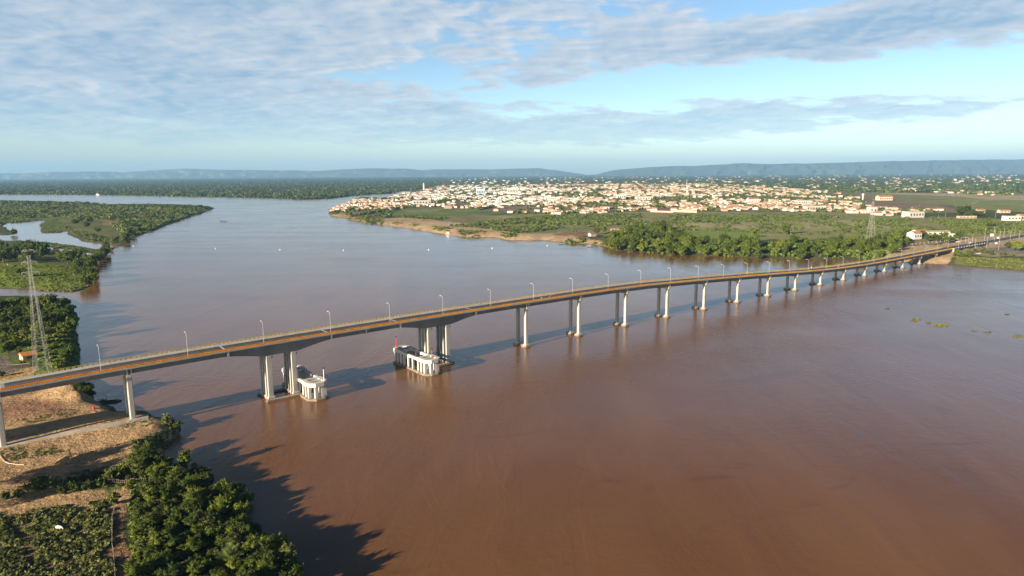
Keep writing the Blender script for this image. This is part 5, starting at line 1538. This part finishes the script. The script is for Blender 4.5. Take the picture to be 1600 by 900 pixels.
def fence(name, label, pts, n, hgt=1.5, seed=0, posts='wood_grey'):
    rg_ = random.Random(seed); f = thing(name, label, 'fence', (0, 0, 0)); P = [gnd(*q) for q in pts]; seg = [np.linalg.norm(b[:2] - a[:2]) for a, b in zip(P[:-1], P[1:])]; T = sum(seg); pos = []
    for i in range(n):
        s = T * i / (n - 1); k = 0
        while k < len(seg) - 1 and s > seg[k]: s -= seg[k]; k += 1
        pos.append(P[k] + (P[k + 1] - P[k]) * (s / seg[k]))
    tops = []
    for p in pos:
        mb = MB(); lean = (rg_.uniform(-.08, .08), rg_.uniform(-.08, .08), hgt * rg_.uniform(.85, 1.15)); tp = p + np.array(lean)
        mb.tube(p - np.array([0, 0, .3]), tp, .085, .07, 6); mb.build('post', MAT[posts], f); tops.append((p, tp))
    mb = MB()
    for (a, at_), (b, bt_) in zip(tops[:-1], tops[1:]):
        for k in (.4, .85): mb.tube(a + (at_ - a) * k, b + (bt_ - b) * k, .018, .018, 4)
    mb.build('wire', MAT['galvanised'], f)


fence('stick_fence', 'weathered stick fence between the hedge and the riverside wood', [(120, 763), (165, 757), (195, 757), (228, 754)], 34, 1.7, 3)
fence('post_fence', 'grey post and wire fence along the field side of the track', [(182, 788), (176, 810), (175.5, 850), (181, 905)], 17, 1.6, 4)

# dark stump with a sprout on the ridge
p = gnd(109, 711); t = thing('tree_stump', 'dark tree stump with a yellow green sprout at the end of the spoil ridge', 'stump', tuple(p)); mb = MB()
mb.path([(0, 0, -.3), (.05, 0, .6), (-.1, .1, 1.5)], [.36, .28, .2], 8); mb.path([(.0, 0, .7), (.35, -.1, 1.2)], [.15, .08], 6); mb.build('trunk', MAT['wood_dark'], t)
link('sprout', crown_mesh('sprout', 900, .5, .35, 1.75, 5, 120, .22, LEAF['olive']), t)

# stranded red buoy
p = gnd(146.5, 639.5); t = thing('red_buoy', 'bright red buoy lying on the sand near the raft', 'buoy', tuple(p), .5); mb = MB()
mb.tube((0, 0, -.1), (0, 0, .75), .5, .5, 12); mb.tube((0, 0, .75), (0, 0, 1.25), .5, .12, 12); mb.build('float', MAT['red_paint'], t); mb = MB(); mb.tube((0, 0, 1.25), (0, 0, 1.7), .07, .07, 6); mb.build('ring', MAT['red_paint'], t)

# moored raft with a T mast
p = at(170, 628.5); t = thing('wooden_raft', 'dark wooden raft with a T shaped mast moored at the sandy shore', 'raft', (p[0], p[1], 0), .35); mb = MB()
hull = [(-4.2, -1.2), (3.4, -1.3), (4.8, 0), (3.4, 1.3), (-4.2, 1.2)]; mb.prism(hull, -.25, .45); mb.build('hull', MAT['wood_dark'], t); mb = MB()
for i in range(11): mb.box((-3.8 + i * .72, 0, .5), (.62, 2.3, .08), 0)
mb.build('deck', MAT['wood_grey'], t); mb = MB()
for k in range(4): mb.tube((-3.6 + k * .2, -.8 + .45 * k, .66), (3.0, -.9 + .5 * k, .68), .14, .12, 6)
mb.build('log', MAT['wood_dark'], t); mb = MB(); mb.tube((-.6, 0, .45), (-.6, 0, 3.4), .1, .08, 6); mb.tube((-1.9, 0, 3.3), (.7, 0, 3.5), .08, .08, 6); mb.build('mast', MAT['wood_grey'], t)
p = gnd(158, 626.5); t = thing('driftwood', 'dark heap of driftwood at the waterline beside the raft', 'driftwood', tuple(p)); mb = MB(); rq = random.Random(8)
for k in range(12): a = rq.uniform(0, 3); mb.tube((rq.uniform(-1, 1), rq.uniform(-.8, .8), .1 + k * .05), (rq.uniform(-1, 1) + 1.8 * math.cos(a), rq.uniform(-.8, .8) + 1.8 * math.sin(a), .25 + k * .05), .1, .07, 5)
mb.build('branch', MAT['wood_dark'], t)

# boat, buoys and far vessels
p = at(153, 304.6)
t = thing('river_boat', 'white boat moored at the far forest shore', 'boat', (p[0], p[1], 0), .1); mb = MB(); mb.prism([(-9, -2.5), (7, -2.5), (11, 0), (7, 2.5), (-9, 2.5)], -.5, 2.2); mb.build('hull', MAT['white_paint'], t); mb = MB(); mb.box((-1.5, 0, 4.2), (11, 4, 3.8)); mb.build('cabin', MAT['white_paint'], t); mb = MB(); mb.box((-1.5, 0, 6.3), (12, 4.6, .3)); mb.build('roof', MAT['roof_pale'], t)
buoy0 = None
for i, (x, y) in enumerate([(437.5, 390.5), (536.5, 391.3), (669.7, 390.6), (769, 388.2), (336.5, 388.8), (208.5, 384.8), (855, 384)]):
    if buoy0 is None:
        buoy0 = o = thing('mooring_buoy', 'small white buoy in the line across the open river', 'buoy', (0, 0, 0), 0, 'white buoys in a line across the river'); mb = MB()
        for a, b, r, s in ((-.3, .35, .7, .7), (.35, .8, .7, .25)): mb.tube((0, 0, a), (0, 0, b), r, s, 10)
        mb.build('float', MAT['white_paint'], o); mb = MB(); mb.tube((0, 0, .8), (0, 0, 1.6), .1, .1, 6); mb.build('staff', MAT['white_paint'], o)
    else: o = copy_tree(buoy0)
    p = at(x, y); o.location = (p[0], p[1], 0)
for i, (x, y, rz, lab) in enumerate([(346.5, 346, .2, 'small dark canoe out on the wide river, upstream one of the pair'), (352.5, 346.6, .5, 'small dark canoe out on the wide river, closer to the middle of the pair'), (922, 386.2, -.1, 'dark canoe at the grassy far shore'), (877, 382.4, .1, 'low dark skiff off the sandy far shore')]):
    p = at(x, y); t = thing('canoe', lab, 'boat', (p[0], p[1], 0), rz); mb = MB(); mb.prism([(-4, 0), (-2.6, -.7), (2.6, -.7), (4, 0), (2.6, .7), (-2.6, .7)], -.2, .55); mb.build('hull', MAT['wood_dark'], t); mb = MB(); mb.box((.6, 0, .62), (.3, 1.2, .1)); mb.build('seat', MAT['wood_grey'], t)
    if i < 2:
        mb = MB(); mb.tube((-1.2, 0, .3), (-1.2, 0, 2.3), .1, .08, 5); mb.box((-1.2, 0, 1.9), (1.6, .1, .9)); mb.build('sail', MAT['cloth_dark'], t)
# sand barges and work boats at the sandy shore of the far bank
for i, (x, y, L, m, lab) in enumerate([(705, 366.6, 18, 'roof_orange', 'yellow sand barge moored at the far sandy shore'), (740, 369.6, 46, 'wood_grey', 'long low landing stage along the far sandy shore')]):
    p = at(x, y); t = thing('barge' if i == 0 else 'landing_stage', lab, 'barge' if i == 0 else 'jetty', (p[0], p[1], 0), -.28); mb = MB(); mb.box((0, 0, .4), (L, 5, 1.8)); mb.build('hull' if i == 0 else 'platform', MAT[m], t); mb = MB()
    if i == 0: mb.box((-5, 0, 2.4), (4, 3, 2.1))
    else:
        for k in range(12): mb.box((-L / 2 + 2 + k * 3.8, -2, 1.95), (.3, .3, 1.2))
    mb.build('cabin' if i == 0 else 'bollard', MAT['white_paint'] if i == 0 else MAT['pale_concrete'], t)


# ------------------------------------------------------------------ figures (one continuous skinned body each)
def skinned(name, pts, edges, radii, root, mats, pick, parent=None, levels=2):
    me = bpy.data.meshes.new(name); me.from_pydata(pts, edges, []); o = link(name, me)
    sk = o.modifiers.new('skin', 'SKIN'); sk.use_smooth_shade = True
    for i, r in enumerate(radii):
        v = me.skin_vertices[0].data[i]; v.radius = (r, r) if not isinstance(r, tuple) else r; v.use_root = i == root
    su = o.modifiers.new('sub', 'SUBSURF'); su.levels = levels; su.render_levels = levels
    dg = bpy.context.evaluated_depsgraph_get(); nm = bpy.data.meshes.new_from_object(o.evaluated_get(dg)); bpy.data.objects.remove(o)
    nm.materials.clear()
    for m in mats: nm.materials.append(m)
    for f in nm.polygons: f.material_index = pick(f.center); f.use_smooth = True
    nm.name = name
    return link(name, nm, parent)


def walker(label, loc, rz, shirt, trousers, step=.22):
    """a person 1.72 m tall, mid-stride"""
    P = [(0, 0, .95), (0, 0, 1.18), (0, .02, 1.40), (0, .02, 1.50), (0, .05, 1.62), (0, .06, 1.70),
         (.10, 0, .90), (.11, step * .6, .50), (.11, step * .5, .08), (.11, step * .5 + .16, .04),
         (-.10, 0, .90), (-.11, -step * .4, .50), (-.11, -step * 1.3, .12), (-.11, -step * 1.3 + .15, .05),
         (.19, .02, 1.42), (.24, -.08, 1.15), (.25, .04, .90), (.25, .10, .80), (-.19, .02, 1.42), (-.24, .10, 1.15), (-.25, .22, .93), (-.25, .27, .84)]
    E = [(0, 1), (1, 2), (2, 3), (3, 4), (4, 5), (0, 6), (6, 7), (7, 8), (8, 9), (0, 10), (10, 11), (11, 12), (12, 13), (2, 14), (14, 15), (15, 16), (16, 17), (2, 18), (18, 19), (19, 20), (20, 21)]
    Rr = [.13, .12, .14, .055, .095, .07, .095, .065, .045, .035, .095, .065, .045, .035, .06, .045, .035, .04, .06, .045, .035, .04]
    t = thing('person', label, 'person', tuple(loc), rz)
    skinned('body', P, E, Rr, 0, [MAT['skin'], MAT[shirt], MAT[trousers]], lambda c: 0 if (c.z > 1.49 or (abs(c.x) > .2 and c.z < 1.1)) else (1 if c.z > .93 else 2), t)
    mb = MB(); mb.tube((0, .05, 1.66), (0, .04, 1.745), .105, .06, 10); mb.build('hair', MAT['cloth_dark'], t)
    return t


def bridge_at(px, py, n):
    d = rayd(px, py); k = (n - (EYE[:2] - BC) @ BN) / (d[:2] @ BN); q = EYE + k * d; s = float((q[:2] - BC) @ BD)
    return s, sn(s, n, float(ROADZ(s)))


yaw = math.atan2(BD[1], BD[0]) - math.pi / 2
s, q = bridge_at(846, 466, 1.85); walker('pedestrian in a white top walking along the bridge kerb', q + np.array([0, 0, .22]), yaw, 'cloth_white', 'cloth_dark')
s, q = bridge_at(1268, 419, -9.0); walker('pedestrian in white on the far footway of the bridge', q + np.array([0, 0, .22]), yaw + math.pi, 'cloth_white', 'cloth_white')


def motorbike(label, loc, rz, paint, shirt):
    m = thing('motorcycle', label, 'motorcycle', tuple(loc), rz)
    for y in (-.62, .66):
        w = MB(); w.tube((-.06, y, .31), (.06, y, .31), .31, .31, 16); w.build('wheel', MAT['black_metal'], m)
    b = MB(); b.box((0, .05, .62), (.26, .85, .32), taper=.8); b.box((0, -.5, .78), (.24, .7, .12)); b.path([(0, .66, .31), (0, .5, .95)], [.05, .05], 6); b.path([(0, -.62, .31), (0, -.2, .45), (0, .3, .4)], [.05, .07, .09], 6); b.build('frame', MAT[paint], m)
    h = MB(); h.tube((-.38, .42, 1.04), (.38, .42, 1.04), .025, .025, 6); h.build('handlebar', MAT['galvanised'], m); h = MB(); h.box((0, .66, .88), (.18, .14, .18)); h.build('headlight', MAT['white_paint'], m)
    p = thing('person', 'rider in a ' + shirt.split('_')[1] + ' shirt sitting on the ' + paint.split('_')[0] + ' motorcycle', 'person', tuple(loc), rz)
    P = [(0, -.42, .92), (0, -.38, 1.15), (0, -.28, 1.38), (0, -.26, 1.48), (0, -.22, 1.62), (.11, -.36, .88), (.17, .08, .80), (.17, -.05, .40), (.17, .12, .36), (-.11, -.36, .88), (-.17, .08, .80), (-.17, -.05, .40), (-.17, .12, .36),
         (.19, -.26, 1.38), (.28, -.02, 1.18), (.33, .36, 1.08), (-.19, -.26, 1.38), (-.28, -.02, 1.18), (-.33, .36, 1.08)]
    E = [(0, 1), (1, 2), (2, 3), (3, 4), (0, 5), (5, 6), (6, 7), (7, 8), (0, 9), (9, 10), (10, 11), (11, 12), (2, 13), (13, 14), (14, 15), (2, 16), (16, 17), (17, 18)]
    skinned('body', P, E, [.14, .13, .14, .055, .09, .10, .07, .05, .04, .10, .07, .05, .04, .06, .045, .04, .06, .045, .04], 0, [MAT['skin'], MAT[shirt], MAT['cloth_dark']],
            lambda c: 0 if c.z > 1.48 or (abs(c.x) > .24 and c.y > .1) else (1 if c.z > .98 else 2), p)
    b = MB(); b.tube((0, -.22, 1.52), (0, -.22, 1.78), .14, .09, 10); b.build('helmet', MAT['white_paint'], p)


s, q = bridge_at(859.5, 466, .2); motorbike('red motorcycle with a rider crossing the bridge towards the camera bank', q + np.array([0, 0, .02]), yaw + math.pi, 'red_paint', 'cloth_red')
s, q = bridge_at(1310, 416.5, .2); motorbike('orange motorcycle with a rider near the far end of the bridge', q + np.array([0, 0, .02]), yaw, 'orange_paint', 'cloth_white')

# grazing white cow in the field
p = gnd(93, 829); cow = thing('cow', 'white cow grazing among the low bushes of the field', 'cow', tuple(p), R(-12))
CP = [(-.75, 0, 1.12), (-.25, 0, 1.10), (.35, 0, 1.12), (.72, 0, 1.18), (1.02, 0, .98), (1.25, 0, .62), (1.42, 0, .38),
      (-.78, .20, .92), (-.68, .22, .60), (-.84, .22, .36), (-.80, .22, .04), (-.78, -.20, .92), (-.60, -.22, .60), (-.76, -.22, .36), (-.72, -.22, .04),
      (.58, .19, .86), (.62, .20, .48), (.58, .20, .04), (.58, -.19, .86), (.50, -.20, .48), (.48, -.20, .04), (-.98, 0, 1.14), (-1.06, 0, .70)]
CE = [(0, 1), (1, 2), (2, 3), (3, 4), (4, 5), (5, 6), (0, 7), (7, 8), (8, 9), (9, 10), (0, 11), (11, 12), (12, 13), (13, 14), (2, 15), (15, 16), (16, 17), (2, 18), (18, 19), (19, 20), (0, 21), (21, 22)]
skinned('body', CP, CE, [.30, .36, .36, .24, .17, .15, .09, .17, .10, .065, .06, .17, .10, .065, .06, .13, .075, .06, .13, .075, .06, .05, .03], 1, [MAT['cow_hide']], lambda c: 0, cow)
mb = MB()
for sg in (-1, 1): mb.tube((1.15, sg * .10, .78), (1.10, sg * .30, .84), .06, .03, 6)
mb.build('ear', MAT['cow_hide'], cow); mb = MB()
for sg in (-1, 1): mb.tube((1.10, sg * .07, .86), (1.12, sg * .20, 1.02), .03, .012, 6)
mb.build('horn', MAT['wood_grey'], cow)
p = gnd(12.5, 414.5); cow2 = thing('cow', 'tiny white cow on the far side of the bright meadow', 'cow', tuple(p), 2.0)
for c_ in cow.children: d_ = c_.copy(); COL.objects.link(d_); d_.parent = cow2


# cars on the far road and at the car park
def car(label, x, y, rz, paint):
    p = gnd(x, y); t = thing('parked_car', label, 'car', (p[0], p[1], p[2] + .05), rz); mb = MB()
    mb.box((0, 0, .62), (4.2, 1.75, .62)); mb.build('body', MAT[paint], t); mb = MB(); mb.box((-.15, 0, 1.18), (2.3, 1.55, .5), taper=.82); mb.build('cabin', MAT['glass_dark'], t); mb = MB(); mb.box((-.15, 0, 1.46), (1.8, 1.25, .06)); mb.build('roof', MAT[paint], t)
    for a in (-1.3, 1.3):
        for b in (-.85, .85): w = MB(); w.tube((a, b - .1, .33), (a, b + .1, .33), .33, .33, 12); w.build('wheel', MAT['black_metal'], t)


car('white car parked beside the road past the bridge end', 1517, 380.3, .7, 'white_paint')
car('white car standing on the sandy forecourt by the poles', 1497, 378.5, .2, 'white_paint')
car('pale car parked on the park forecourt among the shrubs', 1529, 397, -.1, 'galvanised')
car('red car beside the greenhouse yard', 1494, 376, .3, 'red_paint')
